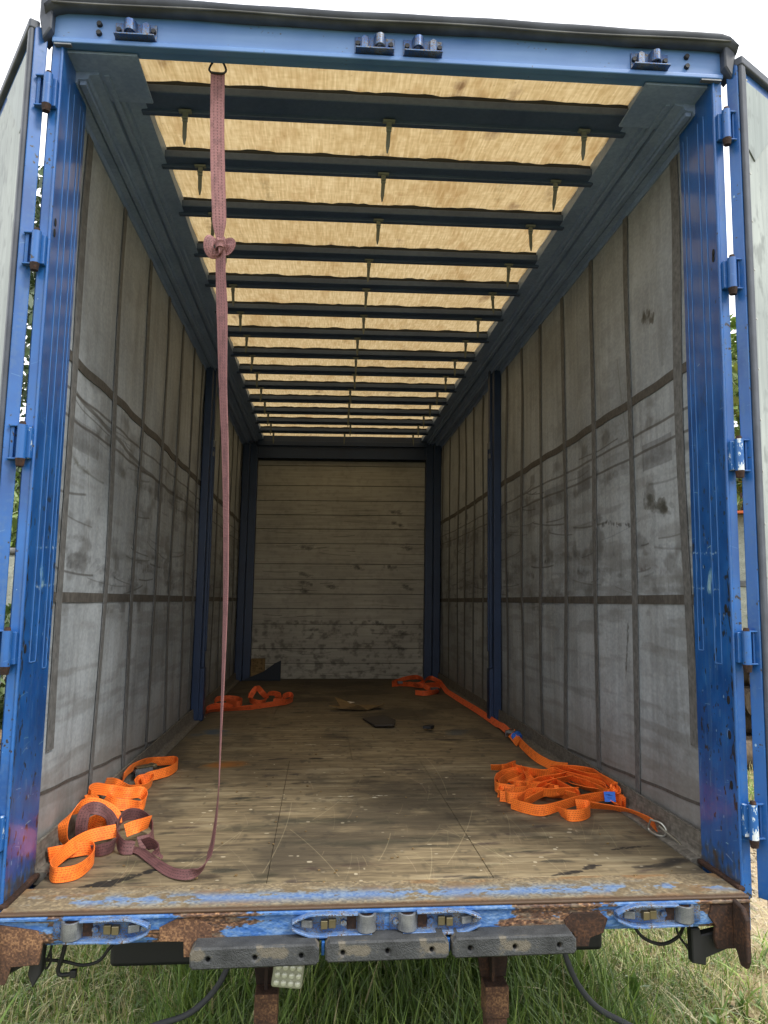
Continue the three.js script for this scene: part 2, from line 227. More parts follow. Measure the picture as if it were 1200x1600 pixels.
{ // rear sill: flaking blue paint over rust, 2.42 m wide
  const rustRamp = (t) => t < .5 ? lerp3([42, 30, 24], [84, 58, 42], t * 2) : lerp3([84, 58, 42], [166, 128, 90], t * 2 - 1);
  const mk = (W, H, seed, pr, extra) => { const n = fbm(W, H, 18, 3, 6, seed, .55), f = fbm(W, H, 300, 24, 3, seed + 1), s = fbm(W, H, 60, 8, 4, seed + 2); return canvas(W, H, (i, x, y) => { const p = pr(x / W, y / H, n[i], f[i], s[i]); return p; }, extra); };
  const cF = mk(2048, 128, 61, (u, v, n, f, s) => {
    let k = n + .1; for (const [c, w, a] of [[.06, .05, .3], [.255, .05, .33], [.68, .03, .2], [.735, .06, .32], [.965, .05, .38]]) k -= a * Math.exp(-(((u - c) / w) ** 2)); for (const [c, w, a] of [[.36, .06, .22], [.62, .05, .1], [.84, .05, .2], [.15, .04, .1], [.58, .02, .2]]) k += a * Math.exp(-(((u - c) / w) ** 2));
    k -= .16 * sstep(.2, .06, v) - .05; const paint = sstep(.49, .53, k + (f - .5) * .12); let p = rustRamp(clamp(f * 1.3 - .15)); p = lerp3(p, [112, 106, 92], .5 * sstep(.5, .6, s)); return lerp3(p, lerp3([38, 88, 154], [110, 138, 174], clamp(f * .9 + (s - .5) * 1.6 - .1)), paint * .95);
  });
  const cT = mk(2048, 256, 71, (u, v, n, f, s) => { // v: 0 inner edge, 1 outer edge
    let p = lerp3([92, 82, 66], [152, 136, 106], clamp(f * 1.4 - .2)); p = lerp3(p, [128, 92, 56], sstep(.5, .66, n) * .6); p = lerp3(p, [92, 80, 62], sstep(.5, .3, s) * .5);
    const band = Math.exp(-(((v - .56) / .2) ** 2)); let k = s * .5 + n * .5; for (const [c, w, a] of [[.42, .08, .15], [.72, .08, .1], [.27, .06, .08], [.93, .06, -.1], [.05, .05, -.1]]) k += a * Math.exp(-(((u - c) / w) ** 2));
    p = lerp3(p, lerp3([56, 98, 168], [128, 148, 172], f), sstep(.43, .53, k + (f - .5) * .16) * band * .85); p = lerp3(p, [70, 52, 38], sstep(.86, .95, v + (f - .5) * .1) * .9); return p;
  });
  const b = canvas(1024, 64, (() => { const f = fbm(1024, 64, 200, 14, 3, 5); return (i) => { const q = f[i] * 255; return [q, q, q]; }; })());
  M.sillFront = std({ map: tex(cF), bumpMap: tex(b, false), bumpScale: .003, roughness: .6 });
  M.sillTop = std({ map: tex(cT), bumpMap: tex(b, false), bumpScale: .002, roughness: .68 });
  const S = 512, n = fbm(S, S, 5, 5, 5, 81), f = fbm(S, S, 80, 80, 3, 82), rc = canvas(S, S, (i) => { const t = clamp(n[i] * .7 + f[i] * .7 - .2); return rustRamp(t); }), rb = canvas(S, S, (i) => { const q = f[i] * 255; return [q, q, q]; });
  M.rust = std({ map: tex(rc, true, 2.5, 2.5), bumpMap: tex(rb, false, 2.5, 2.5), bumpScale: .0014, roughness: .9 });
  M.rustDark = std({ map: tex(rc, true, 2, 2), color: 0x8a7a70, bumpMap: tex(rb, false, 2, 2), bumpScale: .0012, roughness: .85 });
  M.wornBlue = std({ map: tex(canvas(S, S, (i) => { let p = lerp3([48, 84, 140], [104, 124, 150], clamp(n[i] * 1.6 - .4)); p = lerp3(p, [134, 136, 136], sstep(.46, .6, f[i] * .6 + n[i] * .4)); return lerp3(p, [74, 54, 42], sstep(.56, .66, f[i]) * .8); }), true, 5, 5), roughness: .42, metalness: .35 });
  M.wornSteel = std({ map: tex(canvas(S, S, (i) => lerp3([74, 78, 84], [146, 148, 148], clamp(n[i] * .8 + f[i] * .5 - .15))), true, 6, 6), roughness: .45, metalness: .4 });
  M.wornPaint = std({ map: tex(canvas(S, S, (i) => lerp3([34, 88, 152], [196, 204, 210], sstep(.47, .52, n[i] * .8 + f[i] * .25))), true, 3, 1.6), roughness: .4 });
  M.rubber = std({ map: tex(canvas(S, S, (i) => { let p = lerp3([34, 36, 38], [84, 86, 88], clamp(n[i] * .9 + f[i] * .5 - .25)); return lerp3(p, [126, 112, 88], sstep(.56, .66, n[i]) * .45); }), true, 4, 4), bumpMap: tex(rb, false, 4, 4), bumpScale: .002, roughness: .75 });
  M.black = std({ color: 0x16171a, roughness: .6 });
  M.blackRubber = std({ map: tex(canvas(256, 256, (i, x, y) => lerp3([40, 45, 55], [80, 87, 100], n[y * 2 * S + x * 2])), true, 3, 3), roughness: .55 });
  M.greyRubber = std({ map: tex(canvas(256, 256, (i, x, y) => lerp3([62, 64, 66], [120, 121, 120], n[y * 2 * S + x * 2])), true, 3, 3), roughness: .7 });
  M.brass = std({ color: 0x7d745c, metalness: .8, roughness: .4 });
  M.zinc = std({ color: 0xa9a9a2, metalness: .85, roughness: .35 });
}
{ // roof tarpaulin: off-white cloth gone yellow, lets the daylight through
  const W = 1024, H = 2048, r = rng(91), weave = fbm(W, H, 330, 90, 2, 92), weave2 = fbm(W, H, 70, 460, 2, 95), cloud = fbm(W, H, 6, 14, 5, 93), dirt = fbm(W, H, 30, 26, 5, 94, .6);
  const c = canvas(W, H, (i) => { let p = lerp3([194, 164, 114], [236, 212, 166], clamp(weave[i] * .95 + weave2[i] * .45 + cloud[i] * .45 - .48)); p = lerp3(p, [150, 104, 54], sstep(.54, .8, dirt[i]) * .24); return p; }, (g) => {
    for (let k = 0; k < 60; k++) { const x = r() * W, y = r() * H; ragged(g, [[x, y], [x + (r() - .5) * 50, y + 20 + r() * 60]], [16, 20], `rgba(92,66,42,${.03 + r() * .06})`, r, 20); }
    for (let k = 0; k < 1500; k++) blob(g, r() * W, r() * H, .6 + r(), .6 + r(), 'rgba(96,66,36,.22)');
    for (const [x, y, q] of [[650, 40, 90], [760, 60, 90], [820, 1150, 170], [730, 1330, 130], [930, 620, 80], [380, 1350, 80]]) ragged(g, [[x, y], [x - q * .25, y + q]], [22, 30], 'rgba(70,52,36,.07)', r, 40);
  });
  M.tarp = phys({ map: tex(c), transmission: .28, thickness: 0, roughness: 1, side: THREE.DoubleSide, specularIntensity: .2 });
}
{ // bulkhead boards
  const W = 1024, H = 1024, r = rng(111), g0 = fbm(W, H, 6, 200, 3, 112), c0 = fbm(W, H, 6, 8, 5, 113), s0 = fbm(W, H, 40, 60, 4, 114), sx = W / 2.14, sy = H / 2.75;
  M.plank = std({ map: tex(canvas(W, H, (i, x, y) => { const Y = 2.75 - y / sy; let p = lerp3([136, 134, 126], [180, 178, 168], clamp(g0[i] * .6 + c0[i] * .7 - .2)); p = lerp3(p, [62, 60, 56], sstep(.45, .85, s0[i]) * (Y < .72 ? .5 : .12)); return p; }, (g) => {
    g.setTransform(sx, 0, 0, -sy, 1.07 * sx, 2.75 * sy);
    for (let k = 0; k < 70; k++) scratch(g, (r() - .5) * 2, r() * 2.2, .05 + r() * .4, (r() - .5) * .2, .008, `rgba(48,46,42,${.1 + r() * .3})`);
    for (const [x, y] of [[-.45, 1.65], [-.44, 1.3], [-.44, 1.2], [-.45, 1.1], [.68, 2.1], [.7, 1.95], [.82, 1.65], [.62, 1.4], [.85, 1.15], [.2, 1.4], [.75, .6], [.75, .4], [-.1, 1.15], [.5, .7], [-.3, .62]]) ragged(g, [[x - .05, y], [x + .08, y - .04]], [.06, .04], 'rgba(44,43,42,.16)', r, 16);
  })), roughness: .8, bumpMap: tex(canvas(512, 512, (i, x, y) => { const q = 255 * g0[y * 2 * W + x * 2]; return [q, q, q]; }), false), bumpScale: .0015 });
}
{ // inner face of the rear doors: grey-white laminate, water-streaked
  const W = 1024, H = 2048, r = rng(121), c0 = fbm(W, H, 5, 9, 5, 122), v0 = fbm(W, H, 90, 8, 4, 123), s0 = fbm(W, H, 30, 50, 4, 124);
  M.doorPanel = std({ map: tex(canvas(W, H, (i) => { let p = lerp3([118, 126, 126], [174, 181, 178], clamp(c0[i] * .7 + v0[i] * .7 - .2)); return lerp3(p, [98, 104, 103], sstep(.54, .72, s0[i] * .6 + v0[i] * .4) * .6); }, (g) => { for (let k = 0; k < 260; k++) scratch(g, r() * W, r() * H, 20 + r() * 120, Math.PI / 2 + (r() - .5) * .7, 1 + r() * 3, `rgba(${r() < .55 ? '84,92,92' : '222,226,224'},${.08 + r() * .22})`); })), roughness: .6 });
}
function webbing(base, dark, rows, seed) { // x across the band, y along it
  const W = 64, H = 1024, r = rng(seed), n = fbm(W, H, 16, 256, 2, seed);
  const grime = fbm(W, H, 3, 26, 4, seed + 5), c = canvas(W, H, (i, x, y) => { let p = lerp3(dark, base, clamp(.62 + n[i] * .5 + .12 * Math.sin(y * Math.PI / 4))); p = lerp3(p, dark.map((v) => v * .72), sstep(.48, .8, grime[i]) * .3); const u = x / W; for (let k = 0; k < rows; k++) { const d = Math.abs(u - (k + 1) / (rows + 1)); if (d < .026 && (y + k * 4) % 16 < 10) p = lerp3(p, dark.map((v) => v * .8), .9); } if (Math.abs(u - .5) > .455) p = lerp3(p, dark, .25); return p; });
  const b = canvas(W, H, (i, x, y) => { const v = 128 + 70 * Math.sin(y * Math.PI / 4) + 40 * Math.sin(x * Math.PI / 4); return [v, v, v]; });
  return phys({ map: tex(c, true, 1, 1 / 16), bumpMap: tex(b, false, 1, 1 / 16), bumpScale: .0008, roughness: .72, sheen: .3, sheenRoughness: .6, sheenColor: new THREE.Color(...base.map((v) => v / 255 * .5)) });
}
M.orange = webbing([255, 134, 44], [226, 86, 18], 5, 131);
M.orangeDusty = webbing([236, 104, 48], [164, 62, 28], 5, 132);
M.maroon = webbing([140, 98, 98], [84, 54, 56], 3, 133);
M.maroonDark = webbing([112, 74, 74], [66, 40, 42], 3, 134);

M.belt0 = std({ map: tex(canvas(256, 256, (() => { const n = fbm(256, 256, 20, 20, 3, 151), v = fbm(256, 256, 6, 60, 3, 152); return (i) => lerp3([66, 63, 58], [128, 124, 116], clamp(n[i] * .8 + v[i] * .5 - .2)); })()), true, 3, 3), roughness: .7 });
{ const S = 512, n = fbm(S, S, 4, 4, 5, 161), f = fbm(S, S, 70, 70, 3, 162), v = fbm(S, S, 4, 60, 3, 163); M.blueLight = phys({ map: tex(canvas(S, S, (i) => { let p = lerp3([58, 98, 158], [104, 142, 190], clamp(n[i] * 1.1 + v[i] * .3 - .2)); return lerp3(p, [70, 62, 60], sstep(.70, .76, f[i] * .5 + n[i] * .5)); })), roughness: .42, clearcoat: .2, clearcoatRoughness: .3 }); }  // header blue lightened, bluish lens haze mixed into its colour
M.bow = std({ map: M.rail.map, color: 0x848c98, roughness: .5 });  // takes over the haze-paled rail map, toned down
M.fold = std({ color: 0x23282f, roughness: .8 });
M.flange = std({ map: tex(canvas(256, 256, (() => { const n = fbm(256, 256, 8, 8, 4, 181), f = fbm(256, 256, 60, 60, 3, 182); return (i) => { let p = lerp3([58, 96, 156], [150, 164, 182], clamp(n[i] * 1.5 - .3)); return lerp3(p, [84, 62, 46], sstep(.56, .64, f[i] * .6 + n[i] * .4)); }; })()), true, 6, 6), roughness: .45, metalness: .15 });

// ---------------------------------------------------------------- the trailer
const L = 6.96, trailer = thing('box_trailer', 'open empty curtain-sided box trailer with blue steel frame standing on the grass', 'trailer', [0, 0, -3.45]);
{ // floor sheets
  const uv = (x, y, z) => [(x + 1.21) / 2.42, 1 + z / 7], rows = [[-.15, -1.26], [-1.26, -2.15], [-2.15, -3.4], [-3.4, -4.65], [-4.65, -5.9], [-5.9, -L]], cols = [[-1.17, -.4, .39, 1.17], [-1.17, -.4, .39, 1.17], [-1.17, -.02, 1.17], [-1.17, -.6, .6, 1.17], [-1.17, .05, 1.17], [-1.17, -.4, .5, 1.17]];
  const r = rng(7);
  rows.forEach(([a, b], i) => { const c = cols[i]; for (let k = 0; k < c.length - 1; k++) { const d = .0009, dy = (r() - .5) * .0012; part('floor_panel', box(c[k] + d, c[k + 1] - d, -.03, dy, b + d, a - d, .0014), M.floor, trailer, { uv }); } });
  part('floor_underlay', box(-1.2, 1.2, -.06, -.031, -L, -.16, 0), M.underlay ??= std({ color: 0x4a4236, roughness: .9 }), trailer);
  for (const s of [-1, 1]) {
    const p = extr([[s * 1.168, -.03], [s * 1.168, .006], [s * 1.176, .011], [s * 1.205, .014], [s * 1.212, .03], [s * 1.216, .1], [s * 1.226, .1], [s * 1.226, -.03]], L - .27); p.translate(0, 0, -L);
    part('side_rail', p, M.railDusty ??= std({ map: M.belt0.map, roughness: .7 }), trailer);
    const q = box(s > 0 ? 1.2 : -1.27, s > 0 ? 1.27 : -1.2, -.16, -.045, -L, -.05, .006); part('outer_rail', q, M.blueDull, trailer);
  }
}
{ // rear sill
  const wob = (x) => .0012 * Math.sin(x * 9) + .001 * Math.sin(x * 23 + 1);
  const top = extr([[-1.205, -.012], [1.205, -.012], [1.205, 0], [-1.205, 0]], .2); top.translate(0, .001, -.15);
  const rounded = box(-1.2, 1.2, -.0075, .0015, -.148, .068, .004, 2); part('sill_plate', rounded, M.sillTop, trailer, { uv: (x, y, z) => [(x + 1.21) / 2.42, clamp((z - .068) / -.22, .004, .99)] });
  part('sill_lip', box(-1.2, 1.2, -.021, -.008, .03, .0725, .005, 2), M.sillFront, trailer, { uv: (x, y, z) => [(x + 1.21) / 2.42, clamp((y + .1) / .1 - .25, .1, .9)] });
  part('sill_beam', [box(-1.2, 1.2, -.088, -.022, .0, .06, .004), box(-1.19, 1.19, -.1, -.088, -.03, .045, .003)], M.sillFront, trailer, { uv: (x, y, z) => [(x + 1.21) / 2.42, (y + .1) / .1] });
  // gussets of bare rust under the beam
  const gus = (pts, x, n) => { const g = extr(pts, .012, .002); g.translate(0, 0, .0525); part('rust_plate', g, n.startsWith('dark') ? M.rustDark : M.rust, trailer, { label: n }); };
  gus([[-1.198, -.03], [-1.08, -.05], [-1.062, -.08], [-1.07, -.145], [-1.15, -.15], [-1.165, -.2], [-1.198, -.2]], 0, 'rust-pitted corner plate at the left end of the sill');
  gus([[-.71, -.05], [-.66, -.026], [-.60, -.024], [-.555, -.05], [-.553, -.088], [-.595, -.093], [-.6, -.136], [-.632, -.136], [-.635, -.09], [-.71, -.088]], 0, 'crumbling brown rust patch');
  gus([[.575, -.06], [.60, -.04], [.69, -.04], [.715, -.06], [.7, -.1], [.655, -.115], [.65, -.14], [.61, -.14], [.605, -.1], [.58, -.09]], 0, 'dark rust patch');
  gus([[1.07, -.026], [1.198, -.022], [1.198, -.16], [1.085, -.16], [1.078, -.13], [1.082, -.09], [1.06, -.06]], 0, 'dark rust corner plate at the right end of the sill');
  const fin = extr([[.0, 0], [.04, -.01], [.06, -.04], [.06, -.165], [.05, -.185], [.03, -.185], [.012, -.15], [0, -.14]], .012, .003); // guide plates at the corners
  part('guide_plate', move(fin, 1.152, -.01, .072, -Math.PI / 2 + .12), M.rustDark, trailer);
  part('guide_plate', move(fin, -1.192, -.02, .03, -Math.PI / 2 - .1), M.rustDark, trailer);
}
function keeper(cx, dir) { // lock keeper on the sill, hook end first
  const t = (g) => { if (dir < 0) g = mirrorX(g); return (g = g.clone(), g.scale(1, .88, 1), move(g, dir > 0 ? cx : cx + .295, -.044, .061)); };
  const plate = extr([[0, -.032], [0, .031], [.1, .033], [.2, .036], [.262, .026], [.29, .006], [.29, -.008], [.262, -.028], [.2, -.037], [.1, -.034]], .005, .001);
  const flange = (pts) => { const up = pts.map(([x, y]) => [x, y + (y > 0 ? .0055 : -.0055)]).reverse(); return extr([...pts, ...up], .034, .001); };
  const root = part('lock_keeper', t(plate), M.wornBlue, trailer); for (const fl of [flange([[.085, .031], [.15, .0315], [.2, .0335], [.235, .031], [.268, .018], [.288, .006]]), flange([[.04, -.033], [.12, -.033], [.2, -.036], [.235, -.033], [.268, -.02], [.288, -.008]])]) part('flange', t(fl), M.flange, root);
  const hs = []; for (let i = 0; i <= 12; i++) { const a = Math.PI * i / 12; hs.push([.055 - .03 * Math.cos(a), .036 * Math.sin(a)]); } const inn = []; for (let i = 12; i >= 0; i--) { const a = Math.PI * i / 12; inn.push([.055 - .023 * Math.cos(a), .029 * Math.sin(a)]); }
  let hook = extr([...hs, ...inn], .056, .001); hook.rotateX(Math.PI / 2); hook.translate(0, .028, .004); part('hook', t(hook), M.wornSteel, root);
  for (const [x, s, mt] of [[.018, .011, M.wornBlue], [.274, .0105, M.wornBlue], [.128, .0115, M.wornBlue]]) part('bolt', t(cyl([x, 0, .005], [x, 0, .02], s, s * .9, 6)), mt, root);
  part('block', t(mergeGeometries([box(.178, .2, -.018, .012, .004, .026, .003), box(.152, .176, -.018, .014, .004, .02, .003)])), M.brass, root);
  part('latch_plate', t(move(box(-.018, .018, -.014, .014, 0, .016, .004), .24, 0, .006, .35)), M.wornSteel, root);
  part('recess_shade', t(mergeGeometries([box(.088, .118, -.026, .026, .0055, .009, .002), box(.038, .075, -.026, .026, .0055, .008, .002)])), M.rustDark, root);  // thin dark slabs standing in for the shade inside the keeper
}
keeper(-1.03, 1); keeper(-.309, -1); keeper(.005, 1); keeper(.733, -1);
{ // dock buffers with bored holes
  const buf = (x0, x1, y0, y1, tilt) => { const w = x1 - x0, h = y1 - y0, g = extr([[.006, 0], [w - .006, 0], [w, .006], [w, h - .012], [w - .01, h], [.01, h], [0, h - .012], [0, .006]], .07, .005, [.13, .5, .87].map((f) => [w * f, h * .45, .0125])); g.rotateZ(tilt); g.translate(x0, y0, .066); const m = part('dock_buffer', g, M.rubber, trailer);
    for (const f of [.13, .5, .87]) part('buffer_bolt', move(cyl([w * f, h * .45, .066], [w * f, h * .45, .09], .0135, .0135, 10), x0, y0 + w * f * tilt, 0), M.black, m); };
  buf(-.6, -.222, -.139, -.087, .01); buf(-.193, .178, -.13, -.08, .006); buf(.2, .582, -.128, -.079, .006);
  part('buffer_bracket', [box(-.62, .6, -.1, -.085, .0, .066, .003), box(-.21, -.2, -.13, -.09, .02, .1, .002), box(.183, .193, -.13, -.09, .02, .1, .002)], M.blueDull, trailer);
}
// rear frame: posts, header
for (const s of [-1, 1]) {
  const X = (a, b) => s > 0 ? [a, b] : [-b, -a];
  const pts = [[1.213, -.0], [1.213, -.27], [1.232, -.27], [1.232, -.2], [1.262, -.2], [1.262, -.03], [1.247, -.03], [1.247, 0]].map(([x, z]) => [s * x, -z]);
  let g = extr(pts, 3.0); g.rotateX(-Math.PI / 2); g.translate(0, -.03, 0);
  const post = part('rear_post', g, M.blue, trailer);
  const [a, b] = X(1.2085, 1.2125);
  part('inner_plate', box(a, b, .002, 2.96, -.268, -.003, .0015), s < 0 ? M.postL : M.postR, post, { uv: (x, y, z) => [-z / .27, y / 2.96] });
  part('rounded_edge', cyl([s * 1.214, -.02, .0], [s * 1.214, 2.96, .0], .006, .006, 10), M.blue, post);
  for (const [z0, z1, y0] of s < 0 ? [[-.075, -.13, .75], [-.2, -.236, .72]] : [[-.07, -.115, .74], [-.2, -.236, .78]]) { // pressed grooves, pale along the edges
    const zz = [z0, z1].map((z) => box(s > 0 ? 1.2062 : -1.2083, s > 0 ? 1.2083 : -1.2062, y0, 2.85, z - .0016, z + .0016, .0006)); zz.push(box(s > 0 ? 1.2062 : -1.2083, s > 0 ? 1.2083 : -1.2062, y0, y0 + .004, z1 - .0016, z0 + .0016, .0006));
    part('groove_edge', zz, M.grooveEdge ??= std({ color: 0x4672ae, roughness: .5 }), post);
  }
  const holes = (s > 0 ? [[2.25, -.03], [2.27, -.028], [.62, -.035], [.5, -.035], [.33, -.035], [.94, -.03]] : [[2.29, -.03], [2.25, -.028], [.8, -.03]]).map(([y, z]) => { const h = cyl([0, 0, 0], [s * .003, 0, 0], .009, .009, 12); h.scale(1, 1.7, 1); return move(h, s * 1.2062, y, z); }); for (const h of holes) part('slot', h, M.black, post);
  part('foot_weld', box(...X(1.19, 1.215), -.005, .012, -.27, .02, .006, 2), M.rustDark, post);
}
{
  const g = extr([[-1.262, 2.945], [1.262, 2.945], [1.262, 3.085], [-1.262, 3.085]], .1); g.translate(0, 0, -.115);
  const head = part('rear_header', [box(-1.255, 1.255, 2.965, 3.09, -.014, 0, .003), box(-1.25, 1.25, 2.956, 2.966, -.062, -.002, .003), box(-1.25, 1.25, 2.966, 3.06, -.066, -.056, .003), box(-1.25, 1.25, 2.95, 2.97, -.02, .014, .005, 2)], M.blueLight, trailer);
  for (const [a, b] of [[-1.24, -1.18], [1.16, 1.24]]) part('edge_strip', box(a, b, 2.9385, 2.9445, .0, .018, .001), M.wornSteel, head);
  // folded black edge of the roof sheet, sagging a little
  const n = 80, ring = 14, pos = [], idx = []; const r = rng(3);
  const rowsN = []; for (let i = 0; i <= n; i++) { const u = i / n, x = mix(-1.268, 1.292, u), e = Math.min(u, 1 - u) * 2.56; const drop = e < .06 ? (.06 - e) * (.06 - e) * 11 : 0; rowsN.push([x, 3.098 - drop + .0025 * Math.sin(x * 5) + .0012 * Math.sin(x * 17 + 2), e < .04 ? .75 + e * 6 : 1]); }
  for (let i = 0; i <= n; i++) { const [x, y, k] = rowsN[i]; for (let j = 0; j < ring; j++) { const a = j / ring * 7 * .8976; const cy = Math.cos(a), cz = Math.sin(a); pos.push(x, y + cy * .029 * k + (cz > .3 ? -.004 : 0), .01 + cz * .05 * (cy > 0 ? 1 : .8)); } }
  for (let i = 0; i < n; i++) for (let j = 0; j < ring; j++) { const a = i * ring + j, b = i * ring + (j + 1) % ring; idx.push(a, b, a + ring, b, b + ring, a + ring); }
  for (const i of [0, n]) { const c = pos.length / 3; pos.push(rowsN[i][0], rowsN[i][1], .01); for (let j = 0; j < ring; j++) { const a = i * ring + j, b = i * ring + (j + 1) % ring; i ? idx.push(c, a, b) : idx.push(c, b, a); } }
  const e = new THREE.BufferGeometry(); e.setAttribute('position', new THREE.Float32BufferAttribute(pos, 3)); e.setAttribute('uv', new THREE.Float32BufferAttribute(new Float32Array(pos.length / 3 * 2), 2)); e.setIndex(idx); e.computeVertexNormals();
  const ends = [-1, 1].map((s) => { const q = extr([[s * 1.252, 2.99], [s * 1.272, 2.955], [s * 1.284, 3.03], [s * 1.284, 3.1], [s * 1.25, 3.115]], .06, .006); q.translate(0, 0, -.03); return q; });
  part('roof_edge', [e, ...ends], M.blackRubber, trailer);
  part('roof_piping', tube(Array.from({ length: 24 }, (_, i) => { const x = mix(-1.25, 1.265, i / 23); return [x, 3.078 + .003 * Math.sin(x * 7), .05]; }), .0035, 90, 6), M.greyRubber, trailer);
  for (const [x, y] of [[-1.09, 3.035], [-1.09, 3.0], [1.11, 3.04], [1.11, 3.0]]) part('header_bolt', cyl([x, y, 0], [x, y, .012], .011, .009, 8), M.black, trailer);
}
function topKeeper(x, dir) {
  const t = (g) => { if (dir < 0) g = mirrorX(g); return move(g, dir > 0 ? x : x + .147, 3.012, .001); };
  const root = part('lock_keeper', t(mergeGeometries([box(0, .147, -.034, .03, 0, .006, .002), box(.002, .145, -.034, -.028, .004, .036, .002)])), M.wornBlue, trailer);
  const o = [], inn = []; for (let i = 0; i <= 10; i++) { const a = Math.PI * i / 10; o.push([.055 - .022 * Math.cos(a), .036 * Math.sin(a)]); inn.unshift([.055 - .016 * Math.cos(a), .03 * Math.sin(a)]); }
  const h = extr([...o, ...inn], .04, .001); h.rotateX(Math.PI / 2); h.translate(0, .026, .005); part('hook', t(h), M.wornBlue, root);
  part('lug', t(mergeGeometries([extr([[.1, -.028], [.122, -.028], [.122, .018], [.112, .026], [.1, .018]], .022, .002)])), M.wornBlue, root);
  for (const bx of [.014, .136]) part('bolt', t(cyl([bx, 0, .005], [bx, 0, .016], .01, .009, 6)), M.black, root);
}
topKeeper(-1.033, 1); topKeeper(-.168, -1); topKeeper(.012, 1); topKeeper(.887, -1);
// cant rails along the roof
for (const s of [-1, 1]) {
  const g = extr([[1.005, 2.985], [1.005, 3.05], [1.268, 3.075], [1.268, 2.87], [1.236, 2.87], [1.232, 2.895], [1.205, 2.9], [1.2, 2.912], [1.165, 2.916], [1.16, 2.93], [1.125, 2.936], [1.12, 2.952], [1.075, 2.958], [1.07, 2.975]].map(([x, y]) => [s * x, y]), L - .13); g.translate(0, 0, -L);
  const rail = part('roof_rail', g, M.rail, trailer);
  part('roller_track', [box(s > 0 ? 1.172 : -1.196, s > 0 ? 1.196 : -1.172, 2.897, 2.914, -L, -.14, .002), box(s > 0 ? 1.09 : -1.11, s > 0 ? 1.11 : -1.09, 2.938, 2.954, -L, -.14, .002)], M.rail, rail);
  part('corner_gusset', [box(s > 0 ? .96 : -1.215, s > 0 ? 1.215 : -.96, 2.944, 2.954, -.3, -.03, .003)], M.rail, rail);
}
// roof sheet: sags between the bows
const bowZ = [-.42, -.82, -1.26, -1.74, -2.17, -2.63, -3.1, -3.58, -4.05, -4.54, -5.03, -5.52, -5.99, -6.47];
{
  const nx = 40, nz = 260, pos = [], uv = [], idx = [], n1 = fbm(64, 256, 6, 30, 3, 17);
  const Y = (x, z) => { let m = 1; for (let k = 0; k < bowZ.length; k++) m = Math.min(m, Math.abs(z - bowZ[k] - .06) / .22); return 3.052 - .018 * sstep(0, 1, m) + .007 * (n1[(((-z / 7.2) * 255 | 0) * 64 + (clamp((x + 1.1) / 2.2) * 63 | 0))] - .5); };
  for (let j = 0; j <= nz; j++) for (let i = 0; i <= nx; i++) { const x = mix(-1.06, 1.06, i / nx), z = mix(-.064, -L, j / nz); pos.push(x, Y(x, z), z); uv.push(i / nx, 1 - j / nz); }
  for (let j = 0; j < nz; j++) for (let i = 0; i < nx; i++) { const a = j * (nx + 1) + i; idx.push(a, a + 1, a + nx + 1, a + 1, a + nx + 2, a + nx + 1); }
  const g = new THREE.BufferGeometry(); g.setAttribute('position', new THREE.Float32BufferAttribute(pos, 3)); g.setAttribute('uv', new THREE.Float32BufferAttribute(uv, 2)); g.setIndex(idx); g.computeVertexNormals(); part('roof_sheet', g, M.tarp, trailer, { keepUv: true });
}
{ // bows with their strap clips
  const r = rng(19);
  const tongueShape = [[-.0085, 0], [.0085, 0], [.0078, -.065], [.0025, -.095], [-.0025, -.095], [-.0078, -.065]];
  bowZ.forEach((z, k) => {
    const wide = k ? .085 : .135, gs = [box(-1.03, 1.03, 2.972, 2.99, z, z + .03, .004), box(-1.03, 1.03, 2.986, 3.022, z + .012, z + wide, .006)];
    
    const fold = [], up = []; for (let i = 0; i <= 60; i++) { const x = mix(-1.0, 1.0, i / 60); fold.push([x, 3.018]); up.unshift([x, 3.040 + .0025 * Math.sin(x * 21 + k * 2) + .006 * (r() - .5)]); } const f = extr([...fold, ...up], .022); f.translate(0, 0, z + wide - .03);
    const bow = part('roof_bow', gs, M.bow, trailer); part('sheet_fold', f, M.fold, bow);
    for (const x of [-.85, -.005 + (k % 3) * .01 + (k === 12 ? .06 : 0), .84]) {
      const a = (r() - .5) * .16, c = part('strap_clip', [box(x - .026, x + .026, 2.968, 2.978, z + .028, z + .05, .002), box(x - .011, x + .011, 2.93, 2.97, z + .03, z + .042, .002), cyl([x - .012, 2.944, z + .045], [x + .012, 2.944, z + .045], .004, .004, 8)], M.clip ??= std({ color: 0x767b76, roughness: .55, metalness: .1 }), bow);
      const tg = extr(tongueShape, .004, .0006); part('tongue', move(tg, x, 2.934, z + .034, a, .1 + (r() - .5) * .3, a), M.tongue ??= std({ color: 0x666a62, roughness: .7 }), c);
    }
  });
}
// side curtains with their webbing and welded seams
const bulge = (s, z, y) => s * (1.243 + sstep(2.95, 2.5, y) * (.0045 * Math.sin(z * 6.3 + s) * Math.sin(Math.PI * clamp(y / 2.9)) + .005 * Math.sin(z * 2.1 + y * 2 + s * 2) + .0035 * Math.sin(z * 17 + y * 3)));
function strip3(s, zf, yf, n, off, th) { // a strip lying on the curtain: zf, yf give [a, b] along t
  const pos = [], idx = [], p = (z, y, o) => pos.push(bulge(s, z, y) - s * o, y, z);
  for (let i = 0; i <= n; i++) { const t = i / n, [z0, z1] = zf(t), [y0, y1] = yf(t); p(z0, y0, off); p(z0, y0, off + th); p(z1, y1, off + th); p(z1, y1, off); }
  for (let i = 0; i < n; i++) for (let j = 0; j < 3; j++) { const a = i * 4 + j, b = a + 4; s > 0 ? idx.push(a, b, a + 1, a + 1, b, b + 1) : idx.push(a, a + 1, b, a + 1, b + 1, b); }
  const g = new THREE.BufferGeometry(); g.setAttribute('position', new THREE.Float32BufferAttribute(pos, 3)); g.setIndex(idx); const q = clean(g); q.computeVertexNormals(); return q;
}
